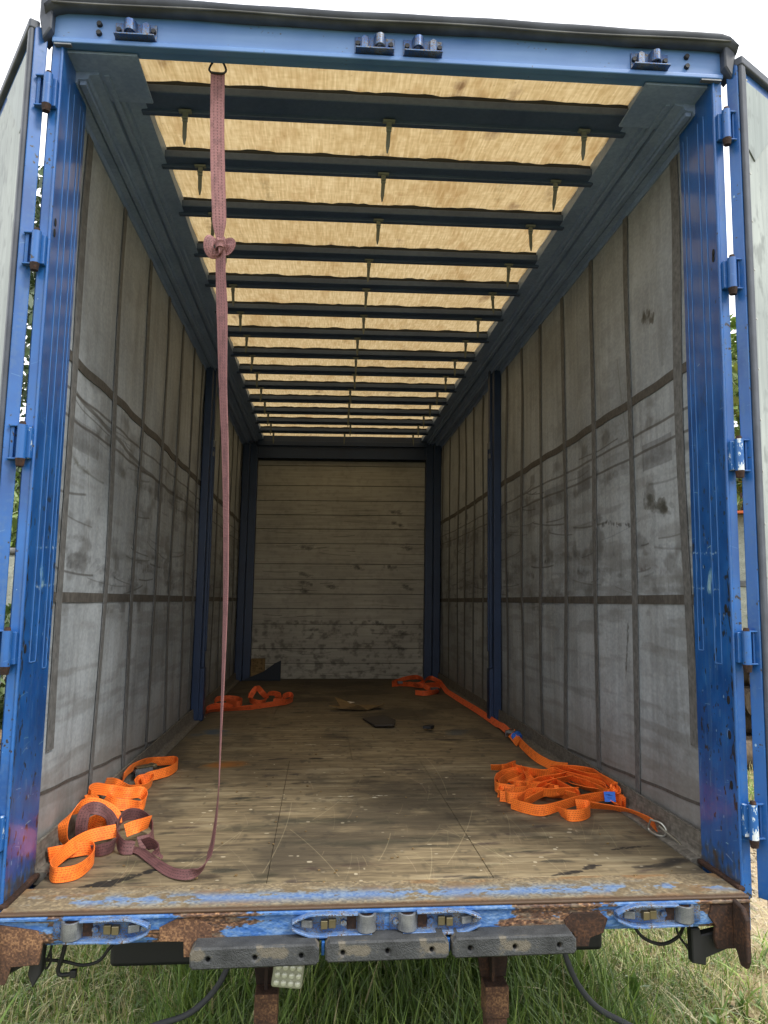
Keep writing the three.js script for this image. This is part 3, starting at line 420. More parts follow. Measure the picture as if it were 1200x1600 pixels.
M.belt = std({ map: tex(canvas(256, 256, (() => { const n = fbm(256, 256, 20, 20, 3, 141), v = fbm(256, 256, 60, 8, 2, 142); return (i) => lerp3([70, 71, 72], [118, 119, 120], clamp(n[i] * .8 + v[i] * .5 - .2)); })()), true, 3, 3), roughness: .7 });
M.seam = std({ map: M.belt.map, color: 0xd0c8c0, roughness: .7 });
for (const s of [-1, 1]) {
  const nz = 150, ny = 40, pos = [], uv = [], idx = [];
  for (const o of [0, .003]) { const b = pos.length / 3; for (let j = 0; j <= ny; j++) for (let i = 0; i <= nz; i++) { const z = mix(-.235, -6.9, i / nz), y = mix(-.06, 2.95, j / ny); pos.push(bulge(s, z, y) + s * o, y, z); uv.push(-z / 7, y / 2.95); }
    for (let j = 0; j < ny; j++) for (let i = 0; i < nz; i++) { const a = b + j * (nz + 1) + i, c = a + nz + 1; (s > 0) === !o ? idx.push(a, c, a + 1, a + 1, c, c + 1) : idx.push(a, a + 1, c, a + 1, c + 1, c); } }
  const g = new THREE.BufferGeometry(); g.setAttribute('position', new THREE.Float32BufferAttribute(pos, 3)); g.setAttribute('uv', new THREE.Float32BufferAttribute(uv, 2)); g.setIndex(idx); g.computeVertexNormals();
  const cur = part('side_curtain', g, s < 0 ? M.curtainL : M.curtainR, trailer, { keepUv: true });
  for (const [y, h] of [[1.92, .042], [.972, .04]]) part('seam_band', strip3(s, (t) => { const z = mix(-.24, -6.85, t); return [z, z]; }, () => [y - h / 2, y + h / 2], 160, .0005, .0035), M.seam, cur);
  part('lower_weld', strip3(s, (t) => { const z = mix(-.24, -6.85, t); return [z, z]; }, (t) => { const y = mix(s > 0 ? .185 : .26, .05, Math.min(1, t * 2.6)); return [y, y + .012]; }, 160, .0005, .003), M.seam, cur);
  const zs = s > 0 ? [-.39, -.91, -1.4, -1.92, -2.41, -2.91, -3.36, -4.26, -4.7, -5.13, -5.53, -6.1, -6.6] : [-.44, -1.01, -1.58, -2.11, -2.61, -3.09, -3.5, -4.2, -4.7, -5.2, -5.7, -6.2, -6.65];
  zs.forEach((z, k) => { const w = k ? .052 : .066, y0 = k ? -.02 : .40, lean = k ? 0 : s > 0 ? .03 : .02; part('curtain_belt', strip3(s, (t) => { const q = z + .004 * Math.sin(t * 9 + k) + lean * (1 - t); return [q - w / 2, q + w / 2]; }, (t) => { const y = mix(y0, 2.92, t); return [y, y]; }, 36, .0042, .003), M.belt, cur); });
}
// posts between the curtains, front wall
for (const s of [-1, 1]) {
  const X = (a, b) => s > 0 ? [a, b] : [-b, -a], zc = s > 0 ? -3.63 : -3.72;
  const post = part('middle_post', [box(...X(1.16, 1.235), .0, 2.93, zc - .075, zc - .01, .006), box(...X(1.178, 1.238), .0, 2.93, zc - .01, zc + .075, .005), box(...X(1.15, 1.17), .55, 2.3, zc - .06, zc - .03, .004)], M.darkBlue, trailer);
  part('post_foot', box(...X(1.145, 1.22), .005, .42, zc - .05, zc + .05, .008), M.darkBlue, post);
  const slots = []; for (let k = 0; k < 16; k++) slots.push(box(...X(1.1485, 1.151), .66 + k * .05, .675 + k * .05, zc - .054, zc - .036, .0006)); part('peg_slot', slots, M.wornBlue, post, { kind: 'stuff' });
  part('latch', [box(...X(1.155, 1.166), 2.16, 2.2, zc - .05, zc, .003), box(...X(1.15, 1.166), 2.24, 2.3, zc - .04, zc - .01, .003), box(...X(1.155, 1.166), 2.38, 2.43, zc - .05, zc - .02, .003)], M.wornSteel, post);
}
{
  const front = [];
  for (const s of [-1, 1]) { const X = (a, b) => s > 0 ? [a, b] : [-b, -a]; part('front_post', [box(...X(1.062, 1.262), -.03, 2.96, -6.98, -6.86, .006), box(...X(1.15, 1.235), 0, 2.93, -6.86, -6.72, .006)], M.darkBlue, trailer); }
  part('front_header', [box(-1.07, 1.07, 2.744, 3.05, -6.99, -6.88, .006), box(-1.07, 1.07, 2.9, 2.96, -6.88, -6.84, .004)], M.darkBlue, trailer);
  const wall = part('bulkhead', box(-1.08, 1.08, -.05, 2.75, -7.0, -6.976, .002), M.black, trailer), r = rng(23);
  const py = [720, 728, 760, 784, 806.7, 829, 852, 884, 908, 930.7, 953.3, 977.3, 1014.7, 1037, 1061];
  for (let k = 0; k < py.length - 1; k++) { const y1 = (1061 - py[k]) / 343 * 2.744, y0 = (1061 - py[k + 1]) / 343 * 2.744, d = r() * .004; part('plank', box(-1.064, 1.062, y0 + .003, y1 - .003, -6.977, -6.958 + d, .004), M.plank, wall, { uv: (x, y) => [(x + 1.07) / 2.14, y / 2.75] }); }
}
// hinges and the two rear doors, folded back
for (const s of [-1, 1]) {
  const hy = [2.745, 2.16, 1.48, .8, .22], A = (s < 0 ? 33 : 57) * D2R, d = [s * Math.sin(A), -Math.cos(A)], n = s < 0 ? [-Math.cos(A), Math.sin(A)] : [Math.cos(A), Math.sin(A)];
  const hx = s * 1.265, hz = .004;
  const place = (g) => { g = clean(g.clone()); const p = g.attributes.position, q = g.attributes.normal; for (let i = 0; i < p.count; i++) { const a = p.getX(i), t = p.getZ(i); p.setX(i, hx + d[0] * a + n[0] * t); p.setZ(i, hz + d[1] * a + n[1] * t); const na = q.getX(i), nt = q.getZ(i); q.setX(i, d[0] * na + n[0] * nt); q.setZ(i, d[1] * na + n[1] * nt); } if (d[0] * n[1] - d[1] * n[0] < 0) for (const k of ['position', 'normal', 'uv']) { const v = g.attributes[k].array, z = g.attributes[k].itemSize; for (let i = 0; i < g.attributes[k].count; i += 3) for (let c = 0; c < z; c++) { const t = v[(i + 1) * z + c]; v[(i + 1) * z + c] = v[(i + 2) * z + c]; v[(i + 2) * z + c] = t; } } return g; };
  const Wd = 1.21, Y0 = -.03, Y1 = 3.0;
  const door = part('rear_door', [box(0, .05, Y0, Y1, 0, .045, .004), box(Wd - .05, Wd, Y0, Y1, 0, .045, .004), box(.05, Wd - .05, Y0, Y0 + .06, 0, .045, .003), box(.05, Wd - .05, Y1 - .06, Y1, 0, .045, .003)].map(place), M.blue, trailer);
  const uvD = (x, y, z) => [Math.hypot(x - hx, z - hz) / Wd, (y - Y0) / 3.03];
  part('door_panel', place(box(.045, Wd - .045, Y0 + .055, Y1 - .055, .004, .047, .002)), M.doorPanel, door, { uv: uvD });
  part('corner_plate', place((() => { const g = extr([[.048, Y1 - .058], [.048, Y1 - .33], [.1, Y1 - .365], [.4, Y1 - .058]], .003, .001); g.translate(0, 0, .048); return g; })()), M.doorPlate ??= std({ map: M.doorPanel.map, color: 0xdfe4e4, roughness: .5 }), door, { uv: uvD });
  part('edge_trim', place(box(.034, .05, Y0 + .02, Y1 - .02, .045, .054, .003)), M.wornSteel, door);
  part('door_gasket', [box(.002, .034, Y0 - .02, Y1 - .01, .045, .062, .007, 2), box(0, Wd, Y1 - .016, Y1 + .022, .028, .066, .008, 2), box(0, Wd, Y0 - .03, Y0 + .02, .03, .06, .006), box(Wd - .03, Wd, Y0, Y1, .045, .06, .006)].map(place), M.blackRubber, door);
  for (const sx of [.32, .86]) part('locking_bar', [cyl([sx, .05, -.035], [sx, 3.03, -.035], .014, .014, 10), box(sx - .02, sx + .02, 2.995, 3.06, -.06, -.015, .004), box(sx - .02, sx + .02, -.06, .06, -.06, -.012, .004), ...[.4, 1.2, 2.0, 2.7].map((y) => box(sx - .03, sx + .03, y, y + .05, -.05, -.001, .004))].map(place), M.wornSteel, door);
  for (let k = 0; k < 16; k++) part('rivet', place(cyl([.058, .1 + k * .19, .046], [.058, .1 + k * .19, .052], .006, .004, 8)), M.zinc, door);
  hy.forEach((y, k) => {
    const px = s * 1.243, pz = .034, h = part('hinge', [cyl([px, y - .052, pz], [px, y + .062, pz], .0155, .0155, 14), box(s > 0 ? 1.218 : -1.25, s > 0 ? 1.25 : -1.218, y - .048, y + .058, .002, .022, .003)], k === 2 || k === 4 ? M.wornPaint : M.blue, trailer);
    part('hinge_leaf', place(box(-.028, .03, y - .045, y + .055, -.012, -.001, .003)), M.blue, h);
    part('hinge_bracket', [box(s > 0 ? 1.236 : -1.288, s > 0 ? 1.288 : -1.236, y + .058, y + .064, .008, .034, .002), box(s > 0 ? 1.236 : -1.288, s > 0 ? 1.288 : -1.236, y - .054, y - .048, .008, .034, .002), box(s > 0 ? 1.272 : -1.284, s > 0 ? 1.284 : -1.272, y - .05, y + .06, .014, .024, .002)], M.blueDull, h);
    part('hinge_nut', [cyl([px, y - .078, pz], [px, y - .052, pz], .013, .017, 8), cyl([px, y + .062, pz], [px, y + .074, pz], .012, .009, 8)], M.rustDark, h);
  });
}
{ // running gear and what hangs under the sill
  part('chassis_beam', [box(-.5, -.38, -.32, -.07, -6.8, -.7, .006), box(-.52, -.36, -.09, -.06, -6.8, -.1, .004)], M.rustDark, trailer); part('chassis_beam', [box(.38, .5, -.32, -.07, -6.8, -.7, .006), box(.36, .52, -.09, -.06, -6.8, -.1, .004)], M.rustDark, trailer);
  for (const z of [-2.3, -3.6]) { part('axle', cyl([-1.0, -.46, z], [1.0, -.46, z], .06, .06, 14), M.black, trailer);
    for (const s of [-1, 1]) { const t = new THREE.LatheGeometry([[.0, -.13], [.2, -.13], [.24, -.15], [.38, -.15], [.425, -.12], [.43, 0], [.425, .12], [.38, .15], [.24, .15], [.2, .1], [0, .1]].map((p) => new THREE.Vector2(...p)), 36); t.rotateZ(Math.PI / 2); t.translate(s * 1.02, -.46, z); part('wheel', t, M.blackRubber, trailer); } }
  for (const [x0, x1, y0, n] of [[-1.02, -.6, -.46, 0], [.62, .948, -.45, 1]]) part('mud_flap', box(x0, x1, y0, -.1, -.66, -.6, .02, 3), M.black, trailer);
  for (const [x0, x1] of [[-.44, -.345], [.385, .485]]) { const leg = part('underrun_bracket', [extr([[x0 - .004, -.1], [x1 + .004, -.1], [x1 + .004, -.36], [x1 - .004, -.42], [x0 + .006, -.42], [x0 - .004, -.36]], .012, .002), box(x0 + .035, x0 + .047, -.42, -.1, .012, .06, .002)].map((g) => move(g, 0, 0, -.37)), M.rustDark, trailer); part('bracket_foot', [box(x0 + .004, x1 - .008, -.53, -.42, -.36, -.28, .006), box(x0 + .01, x1 - .014, -.66, -.532, -.355, -.285, .006), box(x0 + .01, x1 - .014, -.88, -.663, -.355, -.285, .006)], M.rust, leg); }
  // work lamp with round lenses, askew under the buffer
  const lampT = (g) => move(g, -.312, -.232, -.03, .05, -.12, -.13), lamp = part('work_lamp', lampT(box(-.05, .05, -.05, .05, -.03, .0, .008, 2)), M.lampBody ??= std({ color: 0x8a8b78, roughness: .5 }), trailer);
  for (let i = 0; i < 4; i++) for (let j = 0; j < 4; j++) part('lens', lampT((() => { const g = new THREE.SphereGeometry(.0098, 12, 6, 0, Math.PI * 2, 0, Math.PI / 2); g.rotateX(Math.PI / 2); g.scale(1, 1, .6); g.translate(-.0345 + i * .023, -.0345 + j * .023, 0); return clean(g); })()), M.lens ??= phys({ color: 0xb9bba8, roughness: .15, clearcoat: 1 }), lamp);
  part('lamp_bracket', box(-.33, -.3, -.2, -.1, -.06, -.04, .004), M.rustDark, trailer);
  // lamp holders at the corners
  part('lamp_holder', [extr([[-1.19, -.16], [-1.12, -.135], [-1.12, -.112], [-1.07, -.112], [-1.075, -.19], [-1.092, -.222], [-1.105, -.19], [-1.1, -.15], [-1.17, -.185]], .03, .004)], M.black, trailer, { label: 'black torn lamp holder under the left corner' });
  part('lamp_holder', [extr([[1.018, -.115], [1.04, -.115], [1.045, -.135], [1.13, -.118], [1.16, -.165], [1.06, -.2], [1.058, -.222], [1.02, -.215]], .03, .004)], M.black, trailer, { label: 'black wedge-shaped lamp holder under the right corner' });
  part('cable', tube([[-.86, -.13, -.1], [-.9, -.175, -.1], [-.93, -.212, -.1], [-.98, -.224, -.1], [-1.04, -.206, -.09], [-1.1, -.19, -.07]], .0055, 40, 8), M.black, trailer);
  part('cable', tube([[.862, -.1, -.06], [.872, -.147, -.1], [.905, -.19, -.1], [.973, -.213, -.1], [1.03, -.19, -.1], [1.045, -.14, -.08], [1.04, -.1, -.05]], .006, 50, 8), M.black, trailer);
  part('cable', [tube([[1.0, -.11, -.05], [1.01, -.16, -.06], [1.04, -.2, -.06], [1.08, -.19, -.05]], .004, 30, 6), tube([[1.03, -.1, -.06], [1.07, -.13, -.07], [1.085, -.18, -.06], [1.05, -.215, -.05], [1.02, -.18, -.05]], .0035, 40, 6)], M.black, trailer);
  part('cable', [tube([[-.5, -.2, -.6], [-.53, -.33, -.45], [-.555, -.40, -.4], [-.60, -.47, -.4], [-.68, -.535, -.4], [-.80, -.58, -.42], [-1.0, -.68, -.5], [-1.2, -.84, -.6], [-1.5, -.88, -.7]], .011, 60, 8)], M.cable ??= std({ color: 0x34363a, roughness: .7 }), trailer);
  part('cable', [tube([[.70, -.2, -.6], [.715, -.32, -.45], [.735, -.40, -.4], [.775, -.483, -.4], [.85, -.565, -.4], [.97, -.63, -.4], [1.15, -.74, -.42], [1.4, -.86, -.45], [1.8, -.88, -.5]], .011, 60, 8)], M.cable, trailer);
  part('hanging_hook', [tube([[-1.022, -.1, -.05], [-1.03, -.16, -.05], [-1.043, -.215, -.05], [-1.038, -.228, -.05], [-1.0, -.228, -.05]], .007, 30, 8), box(-1.005, -.985, -.238, -.214, -.06, -.04, .004), tube([[-1.06, -.11, -.04], [-1.07, -.16, -.04], [-1.083, -.19, -.04], [-1.078, -.205, -.04], [-1.065, -.185, -.04], [-1.068, -.15, -.04]], .004, 40, 6)], M.black, trailer);
}
const TRACE = {
  nearLeft: {
  a: [[-1.014,0.060,-0.578,65],[-1.093,0.055,-0.534,60],[-1.128,0.050,-0.459,65],[-1.154,0.035,-0.385,80],[-1.160,0.028,-0.304,90],[-1.145,0.027,-0.230,90],[-1.115,0.027,-0.191,90],[-1.059,0.027,-0.212,90],[-1.037,0.028,-0.297,90],[-1.046,0.028,-0.400,90],[-1.085,0.030,-0.469,80],[-1.133,0.030,-0.450,72],[-1.182,0.030,-0.416,70],[-1.195,0.042,-0.359,70]],
  b: [[-1.178,0.020,-0.530,[0.85,0.1,0.5]],[-1.195,0.060,-0.507,[0.85,0.1,0.5]],[-1.195,0.108,-0.505,[0.8,0.2,0.45]],[-1.184,0.135,-0.579,[0.5,0.55,-0.4]],[-1.143,0.145,-0.651,[0.1,0.8,-0.6]],[-1.096,0.125,-0.687,[-0.1,0.8,-0.6]],[-1.058,0.090,-0.703,[0.4,0.7,-0.5]],[-1.043,0.055,-0.683,[0.8,0.4,-0.4]]],
  c: [[-1.187,0.080,-0.928,[0.1,0.9,-0.4]],[-1.195,0.143,-0.804,[0,0.9,-0.4]],[-1.195,0.147,-0.885,[0,0.9,-0.4]],[-1.168,0.100,-1.057,[0.1,0.85,-0.5]],[-1.086,0.090,-1.048,[0.1,0.9,-0.4]],[-1.040,0.080,-1.098,[0.1,0.9,-0.4]],[-1.008,0.060,-1.062,[0.2,1,0]],[-1.014,0.045,-0.990,[0.1,1,0]],[-1.071,0.050,-0.995,[0,0.9,-0.4]],[-1.123,0.060,-0.981,[0,0.8,-0.5]],[-1.182,0.070,-1.032,[0,0.8,-0.5]]],
  d: [[-1.195,0.129,-1.067,75],[-1.195,0.084,-1.251,70],[-1.138,0.055,-1.268,60],[-1.081,0.050,-1.286,65],[-1.065,0.045,-1.437,75],[-1.088,0.040,-1.543,80],[-1.137,0.040,-1.532,75],[-1.142,0.035,-1.444,70]],
  e: [[-1.195,0.078,-1.395,80],[-1.195,0.090,-1.494,75],[-1.195,0.075,-1.718,70],[-1.177,0.050,-1.923,70],[-1.111,0.040,-1.987,80],[-1.061,0.035,-2.026,85],[-1.028,0.030,-1.962,90],[-1.035,0.030,-1.781,85],[-1.075,0.030,-1.705,75],[-1.120,0.030,-1.633,65],[-1.121,0.030,-1.491,65]],
  f: [[-1.152,0.040,-0.655,80],[-1.134,0.070,-0.670,70],[-1.098,0.075,-0.686,70],[-1.076,0.050,-0.703,80],[-1.097,0.045,-0.652,70],[-1.153,0.050,-0.690,75],[-1.177,0.030,-0.674,80]],
  g: [[-0.983,0.055,-0.593,[0.2,0.9,-0.45]],[-0.955,0.065,-0.599,[0.2,0.9,-0.45]],[-0.929,0.070,-0.614,[0.25,0.9,-0.4]],[-0.911,0.060,-0.693,[0.3,0.9,-0.3]]],
  },
  coil: {
  a: [[-1.146,0.010,-0.576,[0.9,0.1,0.3]],[-1.145,0.060,-0.569,[0.95,0.05,0.25]],[-1.146,0.105,-0.580,[0.95,0.1,0.1]],[-1.138,0.135,-0.604,[0.6,0.6,-0.4]],[-1.098,0.140,-0.601,[0.1,0.8,-0.6]],[-1.070,0.115,-0.629,[-0.2,0.9,-0.4]],[-1.055,0.070,-0.666,[0.3,0.9,-0.3]],[-1.045,0.030,-0.666,[0.7,0.5,-0.3]]],
  b: [[-0.923,0.020,-0.484,50],[-0.962,0.030,-0.476,80],[-1.002,0.045,-0.546,90],[-1.029,0.060,-0.664,85],[-1.020,0.075,-0.737,80],[-0.986,0.070,-0.773,80],[-0.933,0.055,-0.749,85],[-0.889,0.040,-0.657,85],[-0.880,0.025,-0.558,75],[-0.917,0.020,-0.529,60]],
  c: [[-1.067,0.020,-0.448,70],[-1.035,0.028,-0.450,75],[-1.008,0.030,-0.472,75],[-1.001,0.030,-0.517,80]],
  d: [[-0.951,0.012,-0.511,20],[-0.900,0.012,-0.478,20],[-0.858,0.012,-0.417,22],[-0.803,0.012,-0.331,30],[-0.752,0.015,-0.253,45],[-0.712,0.020,-0.204,65],[-0.665,0.025,-0.180,78]],
  e: [[-0.886,0.030,-0.495,60],[-0.850,0.045,-0.459,70],[-0.811,0.035,-0.399,80],[-0.818,0.020,-0.390,70]],
  },
  nearRight: {
  a: [[0.794,0.035,-1.708,90],[0.857,0.035,-1.726,80],[0.888,0.040,-1.600,70],[0.951,0.050,-1.513,60],[1.020,0.060,-1.482,50],[1.083,0.060,-1.333,55],[1.145,0.050,-1.203,65],[1.163,0.045,-1.082,75],[1.190,0.035,-1.002,85],[1.170,0.030,-0.924,90]],
  b: [[0.863,0.030,-1.609,65],[0.759,0.028,-1.492,85],[0.688,0.028,-1.322,90],[0.705,0.028,-1.224,90],[0.786,0.030,-1.227,85],[0.877,0.040,-1.260,65],[0.911,0.045,-1.157,60],[0.945,0.050,-1.043,60]],
  c: [[0.651,0.028,-1.149,90],[0.709,0.028,-1.116,88],[0.771,0.035,-1.084,80],[0.838,0.050,-1.125,65],[0.936,0.060,-1.238,50],[1.025,0.060,-1.336,50]],
  d: [[0.672,0.028,-1.016,90],[0.710,0.028,-0.945,88],[0.773,0.030,-0.880,85],[0.862,0.040,-0.903,75],[0.982,0.050,-0.968,70],[1.085,0.055,-1.000,70],[1.175,0.050,-1.030,75],[1.195,0.036,-0.985,85]],
  e: [[0.857,0.020,-0.887,60],[0.879,0.026,-0.799,85],[0.940,0.026,-0.808,90],[1.002,0.026,-0.882,90],[1.006,0.030,-0.942,80],[0.952,0.040,-0.925,60]],
  f: [[1.041,0.060,-1.578,55],[1.102,0.075,-1.465,45],[1.159,0.075,-1.332,50],[1.195,0.083,-1.226,65],[1.195,0.078,-1.080,82],[1.195,0.067,-1.002,90],[1.177,0.030,-1.037,90]],
  g: [[0.727,0.030,-0.991,75],[0.791,0.045,-1.042,65],[0.862,0.055,-1.087,55],[0.929,0.060,-1.063,50],[0.980,0.060,-0.986,55]],
  h: [[0.952,0.055,-1.344,60],[0.968,0.060,-1.236,65],[0.980,0.065,-1.101,65],[1.005,0.060,-1.014,65]],
  i: [[0.914,0.045,-1.537,70],[0.807,0.040,-1.366,70],[0.815,0.045,-1.243,60],[0.909,0.055,-1.228,60],[0.980,0.065,-1.351,50],[1.062,0.070,-1.397,45]],
  tail: [[1.024,0.030,-0.960,50],[1.081,0.025,-0.949,40],[1.137,0.020,-0.938,35],[1.187,0.018,-0.875,40],[1.195,0.027,-0.738,55],[1.167,0.045,-0.570,75]],
  run: [[1.149,0.050,-1.660,65],[1.128,0.030,-1.799,50],[1.095,0.012,-2.007,60],[1.102,0.012,-2.315,70],[1.129,0.012,-2.618,70],[1.174,0.015,-2.943,60]],
  },
  farRight: {
  run2: [[1.107,0.015,-2.525,60],[1.113,0.030,-2.637,50],[1.133,0.030,-2.845,50]],
  run3: [[1.134,0.035,-2.926,30],[1.150,0.030,-3.192,40],[1.150,0.015,-3.414,50],[1.144,0.012,-4.047,55],[1.126,0.012,-4.703,55],[1.113,0.015,-5.304,55],[1.110,0.040,-5.622,60],[1.131,0.060,-6.035,70]],
  f1: [[0.594,0.040,-6.094,85],[0.679,0.060,-6.185,70],[0.785,0.090,-6.182,70],[0.902,0.090,-6.257,70],[0.946,0.070,-6.012,70],[0.866,0.050,-5.859,70],[0.767,0.040,-6.022,75]],
  f2: [[0.759,0.030,-5.299,90],[0.841,0.030,-5.240,88],[0.931,0.030,-5.295,80],[1.047,0.030,-5.588,70],[0.924,0.050,-5.536,70],[0.918,0.070,-5.804,70],[1.031,0.100,-6.077,65],[1.131,0.060,-6.035,65]],
  f3: [[0.590,0.030,-6.050,90],[0.687,0.030,-6.117,80],[0.795,0.035,-6.000,75],[0.878,0.050,-5.727,70],[1.000,0.060,-5.763,65],[1.118,0.050,-5.854,70]],
  handle: [[1.139,0.030,-2.738,90],[1.182,0.030,-2.584,90],[1.145,0.050,-2.948,90]],
  },
  farLeft: {
  a: [[-1.157,0.015,-3.917,70],[-1.172,0.040,-4.079,85],[-1.128,0.045,-4.221,85],[-1.046,0.040,-4.292,80],[-0.970,0.030,-4.252,80]],
  b: [[-1.183,0.020,-4.641,85],[-1.170,0.045,-4.695,80],[-1.090,0.050,-4.738,85],[-0.992,0.045,-4.732,85],[-0.933,0.035,-4.641,90],[-0.953,0.030,-4.479,85],[-1.073,0.030,-4.602,75]],
  c: [[-1.166,0.020,-3.981,60],[-1.121,0.010,-4.186,35],[-0.978,0.010,-4.238,40],[-0.870,0.020,-4.271,60],[-0.732,0.035,-4.319,70],[-0.603,0.045,-4.394,75],[-0.514,0.045,-4.511,80],[-0.468,0.050,-4.721,85],[-0.500,0.070,-4.825,75],[-0.550,0.070,-4.692,70],[-0.567,0.040,-4.510,70],[-0.642,0.050,-4.516,70]],
  d: [[-0.896,0.060,-4.872,85],[-0.832,0.050,-4.522,85],[-0.754,0.040,-4.476,80],[-0.706,0.060,-4.605,65],[-0.753,0.130,-4.553,60],[-0.805,0.150,-4.658,60],[-0.834,0.120,-4.640,70],[-0.862,0.060,-4.610,80]],
  e: [[-0.717,0.060,-4.691,60],[-0.698,0.090,-4.709,60],[-0.635,0.090,-4.753,65],[-0.579,0.070,-4.737,70],[-0.630,0.050,-4.682,70],[-0.539,0.050,-4.596,75]],
  },
};

// ---------------------------------------------------------------- lashing straps and litter on the load floor
const jog = (k, q) => k.map(([x, y, z, t], i) => [Math.min(1.19, x + .035 * Math.sin(i * 2.3 + q)), y + .012, z + .06 * Math.cos(i * 1.9 + q * 2), t]);
const SPOT = (x, z) => { const q = warp(x, 0, z); return q; };
{
  const t = thing('ratchet_strap', 'bright orange ratchet strap heaped near the left rear corner with a metal ratchet', 'strap', SPOT(-1.05, -.9)), T = TRACE.nearLeft;
  part('webbing', ['a', 'b', 'c', 'd', 'e', 'f', 'g'].map((k) => ribbon(T[k], .05, .0028)), M.orange, t, { keepUv: true });
  const B = (g) => move(g, -1.165, .045, -1.66, .75, 0, 0);
  const rat = part('ratchet', [box(-.05, .05, -.02, .028, -.03, -.026, .001), box(-.05, .05, -.02, .028, .026, .03, .001), cyl([-.03, .01, -.034], [-.03, .01, .034], .014, .014, 14), cyl([.035, .0, -.03], [.035, .0, .03], .006, .006, 10)].map(B), M.wornSteel, t);
  part('handle', [box(-.04, .075, .03, .036, -.026, .026, .002), box(.055, .08, .02, .04, -.028, .028, .006), box(-.03, .01, .012, .03, -.012, .012, .003)].map(B), M.brass, rat);
}
{
  const t = thing('ratchet_strap', 'orange strap heap by the right curtain with a blue label and hooked tail', 'strap', SPOT(1.0, -1.2)), T = TRACE.nearRight;
  part('webbing', ['a', 'b', 'c', 'd', 'e', 'f', 'g', 'h', 'i', 'tail', 'run'].map((k) => ribbon(T[k], .05, .0028)).concat([ribbon(TRACE.farRight.run2, .05, .0028)], ['a', 'b', 'c', 'f', 'g', 'i'].map((k, q) => ribbon(jog(T[k], q), .05, .0028)), ['b', 'f', 'h', 'i', 'a'].map((k, q) => ribbon(jog(T[k], q * 1.7 + 4).map(([x, y, zz, w]) => [x - .01, y * .6, zz - .02, w * .5]), .05, .0028))), M.orange, t, { keepUv: true });
  part('label_tag', move(box(-.026, .026, -.023, .023, -.0016, .0016, .0012), 1.135, .058, -.985, -.12, -.42), M.tag ??= std({ color: 0x1f62c4, roughness: .6 }), t, { label: 'small blue label sewn round the band' });
  part('label_print', [[-.009, .01], [.002, .006], [-.003, -.004]].map(([x, y]) => move(box(-.01, .01, -.0013, .0013, 0, .0006, 0), 1.135 + x, .058 + y, -.9825 + y * -.4, -.12, -.42)), M.tagInk ??= std({ color: 0x123a80, roughness: .7 }), t);
  part('hook', [tube([[1.15, .068, -.575], [1.178, .062, -.535], [1.19, .04, -.52], [1.184, .018, -.525], [1.16, .015, -.555], [1.146, .028, -.59], [1.15, .068, -.575]], .0042, 60, 8), tube([[1.172, .05, -.545], [1.19, .03, -.49], [1.2, .018, -.44], [1.203, .012, -.42]], .0045, 24, 8)], M.zinc, t);
  const B = (g) => move(g, 1.15, .03, -2.86, .9), rat = part('ratchet', [box(-.06, .06, -.02, .025, -.03, -.026, .001), box(-.06, .06, -.02, .025, .026, .03, .001), cyl([-.03, .012, -.034], [-.03, .012, .034], .014, .014, 12)].map(B), M.wornSteel, t);
  part('handle', [move(cyl([0, 0, 0], [.075, 0, 0], .024, .026, 12), 1.128, .034, -2.72, 1.0), move(box(-.01, .05, -.02, .02, -.028, .028, .006), 1.13, .03, -2.68, 1.0)], M.tag, rat, { label: 'blue plastic ratchet handle' });
}
{
  const t = thing('ratchet_strap', 'dusty orange strap trailing from the far right front corner along the curtain', 'strap', SPOT(1.0, -5.4)), T = TRACE.farRight;
  part('webbing', ['run3', 'f1', 'f2', 'f3'].map((k) => ribbon(T[k], .05, .0028)), M.orangeDusty, t, { keepUv: true });
  part('buckle', [move(box(-.04, .04, -.012, .012, -.03, .03, .004), .985, .05, -5.45, .4), move(box(-.03, .03, -.01, .016, -.02, .02, .004), .68, .05, -6.05, .1)], M.wornSteel, t);
}
{
  const t = thing('ratchet_strap', 'dusty orange strap lying crumpled along the left curtain halfway in', 'strap', SPOT(-.85, -4.4)), T = TRACE.farLeft;
  part('webbing', ['a', 'b', 'c', 'd', 'e'].map((k) => ribbon(T[k], .05, .0028)), M.orangeDusty, t, { keepUv: true });
  part('hook', tube([[-1.165, .02, -3.88], [-1.175, .012, -3.84], [-1.168, .008, -3.8], [-1.15, .012, -3.83]], .005, 24, 8), M.zinc, t);
}
